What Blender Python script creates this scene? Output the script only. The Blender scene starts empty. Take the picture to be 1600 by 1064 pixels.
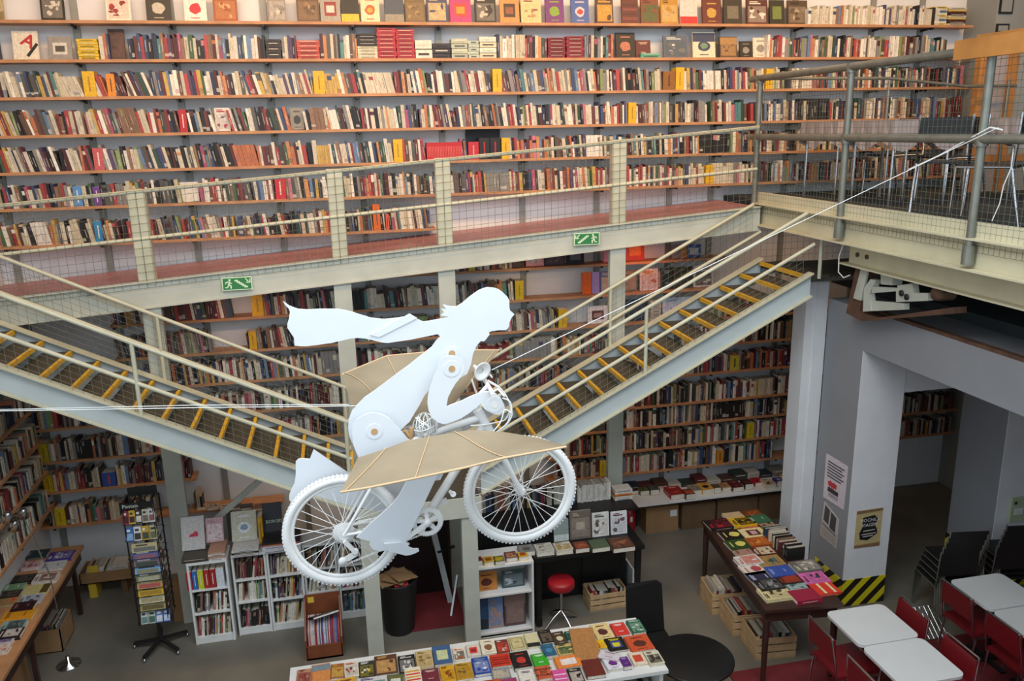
import bpy, math, random
from mathutils import Matrix, Vector
random.seed(7)
V=Vector; PI=math.pi
scene=bpy.context.scene; COL=scene.collection
# ---------------- camera (solved from the photograph's vanishing lines) -------------
YAW,PITCH,ROLL,FPX=0.205744619,0.252243140,-0.0207810178,1278.42
CZ=4.95
_f=V((math.sin(YAW)*math.cos(PITCH),math.cos(YAW)*math.cos(PITCH),-math.sin(PITCH)))
_r=V((math.cos(YAW),-math.sin(YAW),0)); _u=_r.cross(_f)
cr,sr=math.cos(ROLL),math.sin(ROLL)
R_,U_=_r*cr+_u*sr,_u*cr-_r*sr
cam=bpy.data.cameras.new('camera'); cam.sensor_width=36; cam.lens=36*FPX/1600; cam.clip_end=100; cam.clip_start=.05
camo=bpy.data.objects.new('camera',cam); COL.objects.link(camo)
camo.matrix_world=Matrix(((R_.x,U_.x,-_f.x,0),(R_.y,U_.y,-_f.y,0),(R_.z,U_.z,-_f.z,CZ),(0,0,0,1)))
scene.camera=camo
def ray(x,y): return (x-800)/FPX*R_-(y-532)/FPX*U_+_f
def atY(x,y,Y): d=ray(x,y); return d*(Y/d.y)+V((0,0,CZ))
def atX(x,y,X): d=ray(x,y); return d*(X/d.x)+V((0,0,CZ))
def atZ(x,y,Z): d=ray(x,y); return d*((Z-CZ)/d.z)+V((0,0,CZ))
# ---------------- light ------------------------------------------------------------
scene.view_settings.view_transform='Standard'; scene.view_settings.look='None'
scene.view_settings.gamma=1; scene.view_settings.use_curve_mapping=False
scene.view_settings.exposure=0.0
W=bpy.data.worlds.new('sky'); scene.world=W; W.use_nodes=True
bg=W.node_tree.nodes['Background']; bg.inputs[0].default_value=(.74,.87,1,1); bg.inputs[1].default_value=1.72
def area(name,loc,target,size,power,color,sy=None):
    l=bpy.data.lights.new(name,'AREA'); l.energy=power; l.color=color; l.size=size
    if sy: l.shape='RECTANGLE'; l.size_y=sy
    o=bpy.data.objects.new(name,l); COL.objects.link(o); o.location=loc
    o.rotation_euler=(V(target)-V(loc)).to_track_quat('-Z','Y').to_euler(); return o
area('ceiling_lamp_row',(2.2,6.2,7.8),(2.2,9.2,5.1),10,180,(1,.58,.25),.5).data.spread=2.1
area('hall_fill_light',(1.2,3.2,7.85),(1.2,4.6,0),7,600,(.9,.95,1),4)  # fill light below the closed ceiling, added to brighten floor and tables
# ---------------- materials --------------------------------------------------------
def lin(c):
    if isinstance(c,str):
        c=c.lstrip('#'); c=[int(c[i:i+2],16)/255 for i in (0,2,4)]
    return tuple(v/12.92 if v<=.04045 else ((v+.055)/1.055)**2.4 for v in c)
MAT={}
def mat(name,col,rough=.6,metal=0,var=.12,scale=6,bump=0,trans=0,emit=0):
    if name in MAT: return MAT[name]
    m=bpy.data.materials.new(name); m.use_nodes=True; n=m.node_tree.nodes; L=m.node_tree.links
    b=n['Principled BSDF']; b.inputs['Roughness'].default_value=rough; b.inputs['Metallic'].default_value=metal
    c=lin(col)
    if var>0 or bump>0:
        tc=n.new('ShaderNodeTexCoord'); no=n.new('ShaderNodeTexNoise'); no.inputs['Scale'].default_value=scale
        no.inputs['Detail'].default_value=5; L.new(tc.outputs['Object'],no.inputs['Vector'])
        cr=n.new('ShaderNodeValToRGB'); cr.color_ramp.elements[0].position=.3; cr.color_ramp.elements[1].position=.7
        cr.color_ramp.elements[0].color=(*[v*(1-var) for v in c],1); cr.color_ramp.elements[1].color=(*[min(1,v*(1+var)) for v in c],1)
        L.new(no.outputs['Fac'],cr.inputs['Fac']); L.new(cr.outputs['Color'],b.inputs['Base Color'])
        if bump:
            bp=n.new('ShaderNodeBump'); bp.inputs['Strength'].default_value=bump; bp.inputs['Distance'].default_value=.01
            L.new(no.outputs['Fac'],bp.inputs['Height']); L.new(bp.outputs['Normal'],b.inputs['Normal'])
    else: b.inputs['Base Color'].default_value=(*c,1)
    if trans:
        t=n.new('ShaderNodeBsdfTranslucent'); t.inputs[0].default_value=(*c,1); mx=n.new('ShaderNodeMixShader'); mx.inputs[0].default_value=trans
        L.new(b.outputs[0],mx.inputs[1]); L.new(t.outputs[0],mx.inputs[2]); L.new(mx.outputs[0],n['Material Output'].inputs[0])
    if emit: b.inputs['Emission Color'].default_value=(*c,1); b.inputs['Emission Strength'].default_value=emit
    MAT[name]=m; return m
def attr_mat(name,rough):
    m=bpy.data.materials.new(name); m.use_nodes=True; n=m.node_tree.nodes; L=m.node_tree.links; b=n['Principled BSDF']
    a=n.new('ShaderNodeVertexColor'); a.layer_name='Col'; b.inputs['Roughness'].default_value=rough
    tc=n.new('ShaderNodeTexCoord'); no=n.new('ShaderNodeTexNoise'); no.inputs['Scale'].default_value=45; no.inputs['Detail'].default_value=3
    L.new(tc.outputs['Object'],no.inputs['Vector'])
    mr=n.new('ShaderNodeMapRange'); mr.inputs[1].default_value=.3; mr.inputs[2].default_value=.7; mr.inputs[3].default_value=.82; mr.inputs[4].default_value=1.1
    L.new(no.outputs['Fac'],mr.inputs[0])
    mx=n.new('ShaderNodeVectorMath'); mx.operation='SCALE'; L.new(a.outputs['Color'],mx.inputs[0]); L.new(mr.outputs[0],mx.inputs['Scale'])
    L.new(mx.outputs[0],b.inputs['Base Color']); MAT[name]=m; return m
M_print=attr_mat('printed_paper',.5)
M_wall=mat('white_plaster','#dcdcdc',.85,0,.06,2.5,.15)
M_floor=mat('worn_concrete','#706b5f',.55,0,.22,1.6,.08)
M_red=mat('red_carpet','#6e1f22',.8,0,.2,5,.1)
M_ramp=mat('dull_red_lino','#a87474',.42,0,.12,3)
M_steel=mat('cream_grey_steel','#b9baac',.5,0,.10,4,.05)
M_string=mat('pale_grey_steel','#b4bcbb',.5,0,.06,3,.03)
M_rail=mat('cream_tube','#bdbba2',.45,0,.10,6)
M_beam=mat('old_cream_paint','#cdc5a6',.55,0,.10,3,.08)
M_rust=mat('rust_brown','#5d4130',.8,0,.3,8,.2)
M_pipe=mat('galvanised_pipe','#85857a',.42,.55,.15,9)
M_wire=mat('mesh_wire','#6f7060',.6,.2,0)
M_wood=mat('shelf_pine','#b5835a',.55,0,.15,7,.05)
M_upr=mat('grey_upright','#8f9088',.5,.2,.05)
M_tread=mat('tread_grating','#4b463b',.7,.2,.35,60,.4)
M_yel=mat('yellow_nosing','#d9a92c',.5,0,.12,9)
M_whitep=mat('white_painted_ply','#dee2e5',.45,0,.02,3)
M_bike=mat('white_bike_paint','#e9e8e4',.45,0,.05,9)
M_wing=mat('brown_wing_cloth','#b5a488',.8,0,.10,5,.1,.35)
M_wingrib=mat('wing_cane','#d0b088',.6,0,.1)
M_dowel=mat('bare_wood_dowel','#c29a6c',.6)
M_black=mat('black_lacquer','#131313',.45,0,.2)
M_dark=mat('dark_plastic','#1d1c1c',.5,0,.15)
M_chrome=mat('chrome','#c9cacc',.18,1,0)
M_whitefurn=mat('white_melamine','#dededa',.45,0,.04)
M_card=mat('cardboard','#9a7650',.85,0,.12,5)
M_carddark=mat('dark_cardboard','#6b5138',.85,0,.15,5)
M_crate=mat('crate_pine','#c3a277',.7,0,.18,8,.1)
M_redwood=mat('reddish_wood','#7a4226',.5,0,.2,8)
M_dwood=mat('dark_brown_wood','#3a231b',.45,0,.25,7)
M_cafe=mat('cafe_top_white','#d9d9d6',.4,0,.02)
M_redchair=mat('dark_red_vinyl','#74161c',.4,0,.10,5)
M_redv=mat('red_vinyl','#a01c26',.38,0,.10,5)
M_cloth=mat('grey_table_cloth','#a59a98',.85,0,.08,4)
M_orange=mat('orange_board','#b57a3c',.55,0,.18,5)
M_greyw=mat('grey_plaster','#94958f',.85,0,.05,2,.1)
M_lint=mat('grey_concrete','#8d8e91',.75,0,.05,2,.12)  # pillar sides and lintel, greyer than the white front faces
M_green=mat('sign_green','#2f7a45',.5,0,0)
M_pale=mat('sign_pale','#d7ecc4',.5,0,0)
M_wireW=mat('white_cord','#e6e6e0',.5,0,0)
M_rug_shade=mat('dark_rug_and_gap_shade','#33383a',.9,0,.15)  # platform rug colour; on the cafe soffit it paints in shade
M_glow=mat('lamp_glow','#fff1dc',.3,0,0,emit=14)
M_door=mat('dark_maroon_door','#1f0c0e',.6,0,.15)
# ---------------- mesh builder -----------------------------------------------------
WM={}
class MB:
    def __init__(s): s.v=[];s.f=[];s.c=[];s.sm=[];s.col=(.8,.8,.8)
    def color(s,c): s.col=lin(c) if isinstance(c,str) else c; return s
    def face(s,pts,smooth=False,col=None):
        i=len(s.v); s.v+= [V(p) for p in pts]; s.f.append(list(range(i,i+len(pts)))); s.c.append(col or s.col); s.sm.append(smooth); return s
    def raw(s,vs,fs,smooth=False):
        i=len(s.v); s.v+=[V(p) for p in vs]
        for f in fs: s.f.append([i+k for k in f]); s.c.append(s.col); s.sm.append(smooth)
        return s
    def hexa(s,p): # p: 8 pts bottom 4 (ccw), top 4
        return s.raw(p,[(3,2,1,0),(4,5,6,7),(0,1,5,4),(1,2,6,5),(2,3,7,6),(3,0,4,7)])
    def box(s,x0,y0,z0,x1,y1,z1):
        x0,x1=min(x0,x1),max(x0,x1); y0,y1=min(y0,y1),max(y0,y1); z0,z1=min(z0,z1),max(z0,z1)
        return s.hexa([(x0,y0,z0),(x1,y0,z0),(x1,y1,z0),(x0,y1,z0),(x0,y0,z1),(x1,y0,z1),(x1,y1,z1),(x0,y1,z1)])
    def obox(s,M,sx,sy,sz):
        h=[(-1,-1,-1),(1,-1,-1),(1,1,-1),(-1,1,-1),(-1,-1,1),(1,-1,1),(1,1,1),(-1,1,1)]
        return s.hexa([M@V((a*sx/2,b*sy/2,c*sz/2)) for a,b,c in h])
    def bar(s,p,q,w,h,up=(0,0,1)):
        p,q=V(p),V(q); d=(q-p).normalized(); a=d.cross(V(up)).normalized(); b=a.cross(d).normalized()
        a*=w/2; b*=h/2
        return s.hexa([p-a-b,p+a-b,q+a-b,q-a-b,p-a+b,p+a+b,q+a+b,q-a+b])
    def tube(s,pts,r,n=8,closed=False,cap=True):
        pts=[V(p) for p in pts]; m=len(pts); rings=[]; prev=None
        for i in range(m):
            if closed: d=pts[(i+1)%m]-pts[i-1]
            else: d=pts[min(i+1,m-1)]-pts[max(i-1,0)]
            d.normalize()
            if prev is None:
                a=d.cross(V((0,0,1)));
                if a.length<1e-3: a=d.cross(V((1,0,0)))
            else: a=prev-d*prev.dot(d)
            a.normalize(); prev=a; b=d.cross(a); rr=r[i] if isinstance(r,(list,tuple)) else r
            rings.append([pts[i]+(a*math.cos(t)+b*math.sin(t))*rr for t in [2*PI*k/n for k in range(n)]])
        vs=[p for g in rings for p in g]; fs=[]
        for i in range(m if closed else m-1):
            j=(i+1)%m
            for k in range(n): fs.append((i*n+k,j*n+k,j*n+(k+1)%n,i*n+(k+1)%n))
        s.raw(vs,fs,n>4)
        if cap and not closed:
            s.face(rings[0][::-1]); s.face(rings[-1])
        return s
    def lathe(s,prof,c,n=16,axis=(0,0,1)):
        A=V(axis).normalized(); a=A.cross(V((0,1,0)) if abs(A.y)<.9 else V((1,0,0))).normalized(); b=A.cross(a); c=V(c)
        vs=[c+A*z+(a*math.cos(2*PI*k/n)+b*math.sin(2*PI*k/n))*r for r,z in prof for k in range(n)]
        fs=[(i*n+k,i*n+(k+1)%n,(i+1)*n+(k+1)%n,(i+1)*n+k) for i in range(len(prof)-1) for k in range(n)]
        return s.raw(vs,fs,True)
    def prism(s,poly,vec):
        poly=[V(p) for p in poly]; vec=V(vec); n=len(poly)
        s.raw(poly+[p+vec for p in poly],[tuple(range(n)),tuple(range(2*n-1,n-1,-1))]+[(i,i+n,(i+1)%n+n,(i+1)%n) for i in range(n)]); return s
    def build(s,name,m,parent=None,local=False,top=None,kind=None):
        vs=s.v; o0=V((0,0,0))
        if parent is not None and not local:
            iv=WM[parent.name].inverted(); vs=[iv@p for p in vs]
        if parent is None:
            xs=[p.x for p in vs]; ys=[p.y for p in vs]; zs=[p.z for p in vs]
            o0=V(((min(xs)+max(xs))/2,(min(ys)+max(ys))/2,min(zs))); vs=[p-o0 for p in vs]
        me=bpy.data.meshes.new(name); me.from_pydata([tuple(p) for p in vs],[],s.f)
        me.polygons.foreach_set('use_smooth',s.sm)
        at=me.color_attributes.new('Col','FLOAT_COLOR','CORNER'); buf=[]
        for f,c in zip(s.f,s.c): buf+= list((*c,1))*len(f)
        at.data.foreach_set('color',buf); me.materials.append(m); me.update()
        o=bpy.data.objects.new(name,me); COL.objects.link(o); o.location=o0
        if parent is not None: o.parent=parent; WM[o.name]=WM[parent.name]
        else: WM[o.name]=Matrix.Translation(o0)
        if kind: o['kind']=kind
        return o
def tag(o,label,cat,group=None):
    o['label']=label; o['category']=cat
    if group: o['group']=group
    return o
def thing(name,label,cat,loc=(0,0,0),group=None,M=None):
    o=bpy.data.objects.new(name,None); COL.objects.link(o); o.empty_display_size=.1
    M=M if M is not None else Matrix.Translation(V(loc)); o.matrix_world=M; WM[o.name]=M.copy()
    return tag(o,label,cat,group)
def dup(root,M,label=None,group=None):
    r=root.copy(); COL.objects.link(r); r.matrix_world=M; WM[r.name]=M.copy()
    if label: r['label']=label
    if group: r['group']=group
    for ch in list(root.children):
        c=ch.copy(); COL.objects.link(c); c.parent=r
        for g in ch.children:
            d=g.copy(); COL.objects.link(d); d.parent=c
    return r
def struct(name,mb,m,parent=None):
    o=mb.build(name,m,parent)
    if parent is None: o['kind']='structure'
    return o
def TR(x,y,z,rz=0,rx=0,ry=0): return Matrix.Translation(V((x,y,z)))@Matrix.Rotation(rz,4,'Z')@Matrix.Rotation(ry,4,'Y')@Matrix.Rotation(rx,4,'X')
def text(name,body,size,M,m,parent,align='CENTER',bold=0):
    c=bpy.data.curves.new(name,'FONT'); c.body=body; c.size=size; c.align_x=align; c.align_y='CENTER'; c.resolution_u=2; c.offset=bold
    t=bpy.data.objects.new(name,c); COL.objects.link(t)
    me=bpy.data.meshes.new_from_object(t.evaluated_get(bpy.context.evaluated_depsgraph_get()))
    bpy.data.objects.remove(t); bpy.data.curves.remove(c); me.transform(WM[parent.name].inverted()@M); me.materials.clear(); me.materials.append(m)
    o=bpy.data.objects.new(name,me); COL.objects.link(o); o.parent=parent; WM[o.name]=WM[parent.name]; return o
# ================= the room ========================================================
D=9.0; WY=9.25
struct('floor',MB().box(-3.6,-3.5,-.1,12,WY+.3,0),M_floor)
struct('wall_back',MB().box(-3.6,WY,0,12,WY+.25,8.2),M_wall)
struct('wall_left',MB().box(-3.65,3.5,0,-3.4,WY,8.2),M_wall)
struct('wall_right',MB().box(12,-3.5,0,12.25,WY+.25,8.2),M_greyw)
struct('wall_gallery_light_block',MB().box(-3.6,.9,0,12,1.1,3.2),M_greyw)  # unseen wall, added to keep low daylight off the ground floor
struct('floor_gallery',MB().box(-3.6,-3.5,3.2,12,1.1,3.3),M_floor)
struct('ceiling',MB().box(-3.65,-1.0,8.0,12.2,WY+.25,8.2),M_greyw)
struct('wall_pier',MB().box(7.66,8.75,4.145,11.9,WY,8.0),M_greyw)
struct('floor_carpet_doorway',MB().box(.22,7.42,0,1.0,8.1,.012),M_red)
struct('floor_carpet_cafe',MB().box(3.25,2.5,0,9.5,6.06,.014),M_red)
o=struct('door_1',MB().box(.1,8.115,0,.95,8.14,1.39),M_door)
MB().box(.09,8.11,0,.12,8.145,1.39).box(.93,8.11,0,.955,8.145,1.39).build('door_frame',M_dwood,o)
# wall stains near the ramp
def ramp_z(X): return 3.505+.0733*(X+3.455)
# ---- shelf uprights on the back wall
UPX=[-3.26,-2.37,-1.48,-.59,.29,1.19,2.08,2.97,3.87,4.40,5.36,6.38,7.04]
UPL=['in the left corner of the back wall','between the small framed picture and the flat yellow stack','rising between white and rust covers on the topmost shelf','beside the flat dark stack left of the red stack','beside the black and cream stack','between the tall red stacks and the pale green pile','just left of the twin maroon stacks','beside the black cover with round motif','behind the blue-grey display cover','between the pale atlas and the brown display cover','behind the first bay of the platform railing','behind the middle post of the platform railing','nearest the grey pier']
for i,x in enumerate(UPX):
    lowest=.35
    tag(MB().box(x-.032,WY-.03,lowest,x+.032,WY,7.6).build('shelf_upright',M_upr),'grey metal shelf upright '+UPL[i],'upright','shelf uprights on the back wall')
ROWS=dict(A=6.045,B=5.69,C=5.345,D=4.99,E=4.64,F=4.29,G=3.92,k8=3.42,k9=3.055,k10=2.69,k11=2.345,k12=1.99,k13=1.625,r14=1.35,r15=1.055,r16=.755,l1=1.98,l2=1.61,l3=1.265,l4=.865,l5=.87,m15=1.09)
SH={}
def shelf(row,x0,x1,label,x0b=None):
    z=ROWS[row]; t=thing('wall_shelf',label,'shelf',((x0+x1)/2,D+.1,z-.03),'wooden wall shelves on the back wall')
    MB().box(x0,D,z-.028,x1,WY-.03,z).build('board',M_wood,t)
    for x in UPX:
        if x0<x<x1: MB().prism([(x-.012,D+.005,z-.03),(x-.012,D+.005,z-.05),(x-.012,D+.05,z-.052),(x-.012,D+.05,z-.03)],(.024,0,0)).prism([(x-.006,D+.05,z-.03),(x-.006,D+.05,z-.042),(x-.006,WY-.03,z-.06),(x-.006,WY-.03,z-.03)],(.012,0,0)).build('bracket',M_dark,t)
    return t
shelf('A',-3.4,7.58,'topmost wooden wall shelf lined with face-out art books')
shelf('B',-3.4,7.6,'wooden wall shelf holding stacks of red books and a globe atlas')
shelf('C',-3.4,7.62,'wooden wall shelf of leaning spines, third board from the top')
shelf('D',-3.4,7.64,'wooden wall shelf of mixed spines, fourth board from the top')
shelf('E',-3.4,7.64,'wooden wall shelf holding the long bright red book set')
shelf('F',-3.4,7.64,'wooden wall shelf running just behind the ramp handrail')
shelf('G',-3.4,1.05,'short wooden wall shelf just above the red ramp floor')
shelf('k8',.15,4.55,'wooden wall shelf directly under the ramp with orange cover')
shelf('k9',-2.4,4.55,'wooden wall shelf under the ramp holding the black kettle cover')
shelf('k10',-2.4,4.2,'wooden wall shelf under the ramp holding the framed photograph')
shelf('k11',-2.2,3.2,'wooden wall shelf behind the cyclist figure, below the framed photograph')
shelf('k12',-1.6,2.7,'wooden wall shelf behind the cyclist figure, level with its hips')
shelf('k13',-.9,.12,'short wooden wall shelf behind the lower steps of a stair')
shelf('l1',-3.4,-1.8,'wooden wall shelf beside the left corner, uppermost under the stair')
shelf('l2',-3.4,-1.75,'wooden wall shelf beside the left corner, starting with a yellow book')
shelf('l3',-3.4,-1.75,'wooden wall shelf beside the left corner with a blue boxed set')
shelf('l4',-3.4,-1.9,'lowest wooden wall shelf beside the left corner')
shelf('l5',-1.86,-.85,'low wooden wall shelf behind the white bookcases with flat books')
ROWS['kr10'],ROWS['kr11'],ROWS['kr12'],ROWS['kr13']=2.68,2.345,1.985,1.62
shelf('kr10',4.3,6.0,'wooden wall shelf high under the right stair, lit orange')
shelf('kr11',3.9,6.0,'wooden wall shelf under the right stair, second from its top')
shelf('kr12',3.0,6.0,'wooden wall shelf under the right stair, third from its top')
shelf('kr13',2.9,6.0,'wooden wall shelf under the right stair, fourth from its top')
shelf('r14',2.7,6.0,'wooden wall shelf under the right stair, third from its bottom')
shelf('r15',2.3,6.0,'wooden wall shelf under the right stair, second from its bottom')
shelf('r16',2.3,6.0,'wooden wall shelf under the right stair, lowest with standing books')
# ---- shelves along the left wall (run towards the viewer)
LX=-3.16; LROWS=[2.30,1.93,1.58,1.2]
for i,z in enumerate(LROWS):
    t=thing('side_shelf','wooden shelf on the left wall, '+['uppermost','second','third','lowest'][i]+' of its stack','shelf',(LX-.1,7.4,z-.03),'shelves along the left wall')
    MB().box(-3.39,5.6,z-.028,LX,8.85,z).build('board',M_wood,t)
    for y in (6.2,7.1,8.0,8.75): MB().box(-3.39,y-.012,z-.09,-3.2,y+.012,z-.028).build('bracket',M_dark,t)
# ---- ramp along the back wall ------------------------------------------------------
RY=8.15
rt=thing('ramp_walkway','cream steel ramp walkway with red floor climbing along the back wall','walkway',(0,8.7,3.2))
def rampbox(mb,x0,x1,y0,y1,d0,d1):
    return mb.hexa([(x0,y0,ramp_z(x0)+d0),(x1,y0,ramp_z(x1)+d0),(x1,y1,ramp_z(x1)+d0),(x0,y1,ramp_z(x0)+d0),(x0,y0,ramp_z(x0)+d1),(x1,y0,ramp_z(x1)+d1),(x1,y1,ramp_z(x1)+d1),(x0,y1,ramp_z(x0)+d1)])
rampbox(MB(),-3.4,4.47,RY+.04,WY-.032,-.05,0).build('deck',M_ramp,rt)
b=MB(); rampbox(b,-3.4,4.47,RY,RY+.04,-.235,.0); rampbox(b,-3.4,4.47,RY-.03,RY+.07,.0,.012); rampbox(b,-3.4,4.47,RY-.03,RY+.07,-.247,-.235); b.build('front_beam',M_steel,rt)
b=MB(); rampbox(b,-3.4,4.47,WY-.09,WY-.034,-.2,-.05); b.build('rear_beam',M_steel,rt)
PX=[-1.79,0.0,1.04,2.86]
for x in PX: MB().box(x-.075,RY-.01,ramp_z(x)-.02,x+.075,RY+.08,ramp_z(x)+.86).build('rail_post',M_rail,rt)
def rz(x,h): return (x,RY,ramp_z(x)+h)
MB().tube([rz(-3.4,.84),rz(4.4,.84)],.019,8).build('handrail',M_rail,rt)
MB().tube([rz(-3.4,.41),rz(4.4,.41)],.019,8).build('mid_rail',M_rail,rt)
ends=[-3.4]+PX+[4.42]
def grid(P,u,v,nu,nv,r):
    b=MB(); P,u,v=V(P),V(u),V(v)
    for i in range(nu+1): b.tube([P+u*(i/nu),P+u*(i/nu)+v],r,3,cap=False)
    for j in range(nv+1): b.tube([P+v*(j/nv),P+v*(j/nv)+u],r,3,cap=False)
    return b
for a,c in zip(ends[:-1],ends[1:]):
    P=V((a,RY-.025,ramp_z(a)-.05)); u=V((c-a,0,.0733*(c-a))); grid(P,u,(0,0,.9),max(4,int((c-a)/.07)),12,.0021).build('wire_mesh',M_wire,rt,kind='stuff')
# ---- steel columns
for x in PX:
    zt=ramp_z(x)-.24; n={-1.79:'white bookcases and postcard rack',0.0:'landing, under its stair side',1.04:'landing, beside the black cabinet',2.86:'right stair, beside the fire extinguisher'}[x]
    tag(MB().box(x-.085,RY,0,x+.085,RY+.07,zt).build('steel_column',M_steel),'cream steel column holding up the ramp by the '+n,'column')
for x,n in ((.07,'dark bin'),(1.02,'white display bookcase')):
    tag(MB().box(x-.075,7.05,0,x+.075,7.15,1.42).build('landing_column',M_steel),'short cream steel column under the landing next to the '+n,'column')
lt=thing('stair_landing','cream steel landing between the two stairs, behind the bicycle','landing',(.55,7.6,1.4))
MB().box(.0,7.05,1.60,1.12,8.1,1.64).build('deck',M_tread,lt)
MB().box(-.02,7.03,1.40,1.14,7.1,1.60).build('front_beam',M_steel,lt)
MB().box(-.02,8.04,1.40,1.14,8.1,1.60).build('rear_beam',M_steel,lt)
# ---- stairs
def stair(label,X0,z0,dx,dz,n,xa,xb,postX,sgn):
    t=thing('steel_stair',label,'stair',((xa+xb)/2,7.6,1.6))
    sl=dz/dx
    zz=lambda x:z0+(x-X0)*sl
    for (y,nm) in ((7.08,'stringer'),(8.06,'stringer')):
        par=None
        for y0,y1,a,c in ((y,y+.035,-.19,.02),(y-.05,y+.05,.02,.034),(y-.05,y+.05,-.204,-.19)):
            b=MB().hexa([(xa,y0,zz(xa)+a),(xb,y0,zz(xb)+a),(xb,y1,zz(xb)+a),(xa,y1,zz(xa)+a),(xa,y0,zz(xa)+c),(xb,y0,zz(xb)+c),(xb,y1,zz(xb)+c),(xa,y1,zz(xa)+c)])
            if par is None: par=b.build(nm,M_string,t)
            else: b.build('flange',M_rail,par)
    for k in range(n):
        x=X0+dx*k; z=z0+dz*k
        tr=MB().box(x,7.13,z-.035,x-sgn*.235,8.04,z-.008).build('tread',M_tread,t)
        MB().box(x-sgn*.0,7.13,z-.04,x-sgn*-.03,8.04,z).build('nosing',M_yel,tr)
    for y in (7.06,8.1):
        for h in (.66,.31): xe=min(xb,4.36 if h>.5 else 4.6); MB().tube([(xa,y,zz(xa)+h),(xe,y,zz(xe)+h)],.019,8).build('handrail',M_rail,t)
        for px in postX: MB().tube([(px,y,zz(px)),(px,y,zz(px)+.66)],.019,8).build('rail_post',M_rail,t)
        xe=min(xb,4.36); grid((xa,y+.005,zz(xa)+.03),(xe-xa,0,(xe-xa)*sl),(0,0,.62 if y>8 else .28),int(abs(xb-xa)/.075),10 if y>8 else 5,.0018).build('wire_mesh',M_wire,t,kind='stuff')
    return t
ls=stair('grey steel stair with yellow nosings descending from the left wall to the landing',-2.75-.2255*2,3.16+.114*2,.2255,-.114,15,-3.38,-.03,[-1.74,-.06],1)
MB().bar((-1.70,8.11,.95),(-.72,8.09,1.74),.03,.06).build('brace',M_steel,ls)
stair('grey steel stair with yellow nosings descending from the right platform to the landing',1.72-.228*2,2.11-.117*2,.228,.117,15,1.15,4.46,[2.765],-1)
t=thing('upper_landing','small grating landing at the head of the right stair','landing',(4.8,7.6,3.4))
MB().box(4.48,7.14,3.44,5.6,8.1,3.48).build('deck',M_tread,t); MB().tube([(4.56,7.1,3.48),(4.56,7.1,3.88)],.019,8).build('rail_post',M_rail,t); MB().box(4.48,8.1,3.36,5.6,8.14,3.48).build('rear_beam',M_string,t); grid((4.48,8.12,3.48),(1.1,0,0),(0,0,.36),15,5,.0018).build('wire_mesh',M_wire,t,kind='stuff')
# ---- exit signs
def exit_sign(X,z,mirror,label):
    t=thing('exit_sign',label,'sign',(X,RY-.035,z)); t.rotation_euler=(0,0,0)
    w,h=.275,.125; y=RY-.034; s=-1 if mirror else 1
    MB().box(X-w/2,y-.006,z-h/2,X+w/2,y,z+h/2).build('border_plate',M_pale,t)
    MB().box(X-w/2+.008,y-.008,z-h/2+.008,X+w/2-.008,y-.006,z+h/2-.008).build('green_panel',M_green,t)
    P=lambda u,v:(X+s*u,y-.0095,z+v)
    b=MB()
    def poly(q): 
        q=[P(*a) for a in q]; b.prism(q,(0,.0012,0))
    cx,cy=-.066,.037
    poly([(cx+.011*math.cos(k*PI/4),cy+.011*math.sin(k*PI/4)) for k in range(8)])
    poly([(-.075,.028),(-.062,.026),(-.066,-.008),(-.086,-.012)])
    poly([(-.103,.02),(-.07,.028),(-.07,.018),(-.097,.010),(-.103,-.002),(-.109,.002)])
    poly([(-.064,.022),(-.046,.004),(-.05,-.002),(-.067,.010)])
    poly([(-.066,-.006),(-.05,-.018),(-.052,-.045),(-.064,-.045),(-.064,-.022),(-.08,-.014)])
    poly([(-.078,-.008),(-.086,-.012),(-.092,-.03),(-.112,-.03),(-.112,-.038),(-.086,-.038),(-.076,-.018)])
    b.build('running_figure',M_pale,t)
    b=MB()
    for k in range(6): poly([(-.02+k*.017,.036-k*.0125),(.012+k*.017,.036-k*.0125),(.012+k*.017,.021-k*.0125),(-.02+k*.017,.021-k*.0125)])
    b.build('stair_symbol',M_pale,t)
    b=MB(); poly([(.075,.045),(.082,.05),(.108,.022),(.1,.015)]); poly([(.115,.042),(.125,.042),(.125,.004),(.085,.004),(.085,.012),(.115,.014)]); b.build('arrow',M_pale,t)
exit_sign(-.985,3.575,False,'green exit sign with arrow pointing down to the right, on the ramp beam')
exit_sign(2.505,3.84,True,'green exit sign with arrow pointing down to the left, on the ramp beam')
# ---- lamps under the ramp
def lamp(x,z,y,pw,col,label):
    t=thing('spot_lamp',label,'lamp',(x,y,z),'small spot lamps under the ramp')
    MB().lathe([(0,.03),(.035,.03),(.035,0),(.03,0)],(x,y,z),12).build('housing',M_whitefurn,t)
    MB().lathe([(.03,.004),(0,.0)],(x,y,z),12).build('bulb',M_glow,t)
    l=bpy.data.lights.new('spot_lamp_light','SPOT'); l.energy=pw; l.color=col; l.spot_size=2.3; l.spot_blend=.8; l.shadow_soft_size=.03
    o=bpy.data.objects.new('spot_lamp_light',l); COL.objects.link(o); o.parent=t; o.location=(0,0,-.02); o.rotation_euler=(.5,0,0)
lamp(-1.10,3.40,8.45,9,(1,.62,.45),'small glowing spot lamp under the ramp below an exit sign')
lamp(2.02,3.57,8.5,7,(1,.6,.3),'small spot lamp under the ramp above the pink covers')
lamp(3.45,3.68,8.55,14,(1,.35,.2),'small spot lamp under the ramp above the orange-red cover')
lamp(5.35,3.82,8.29,12,(1,.55,.25),'small spot lamp beside the white pilaster')
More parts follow.
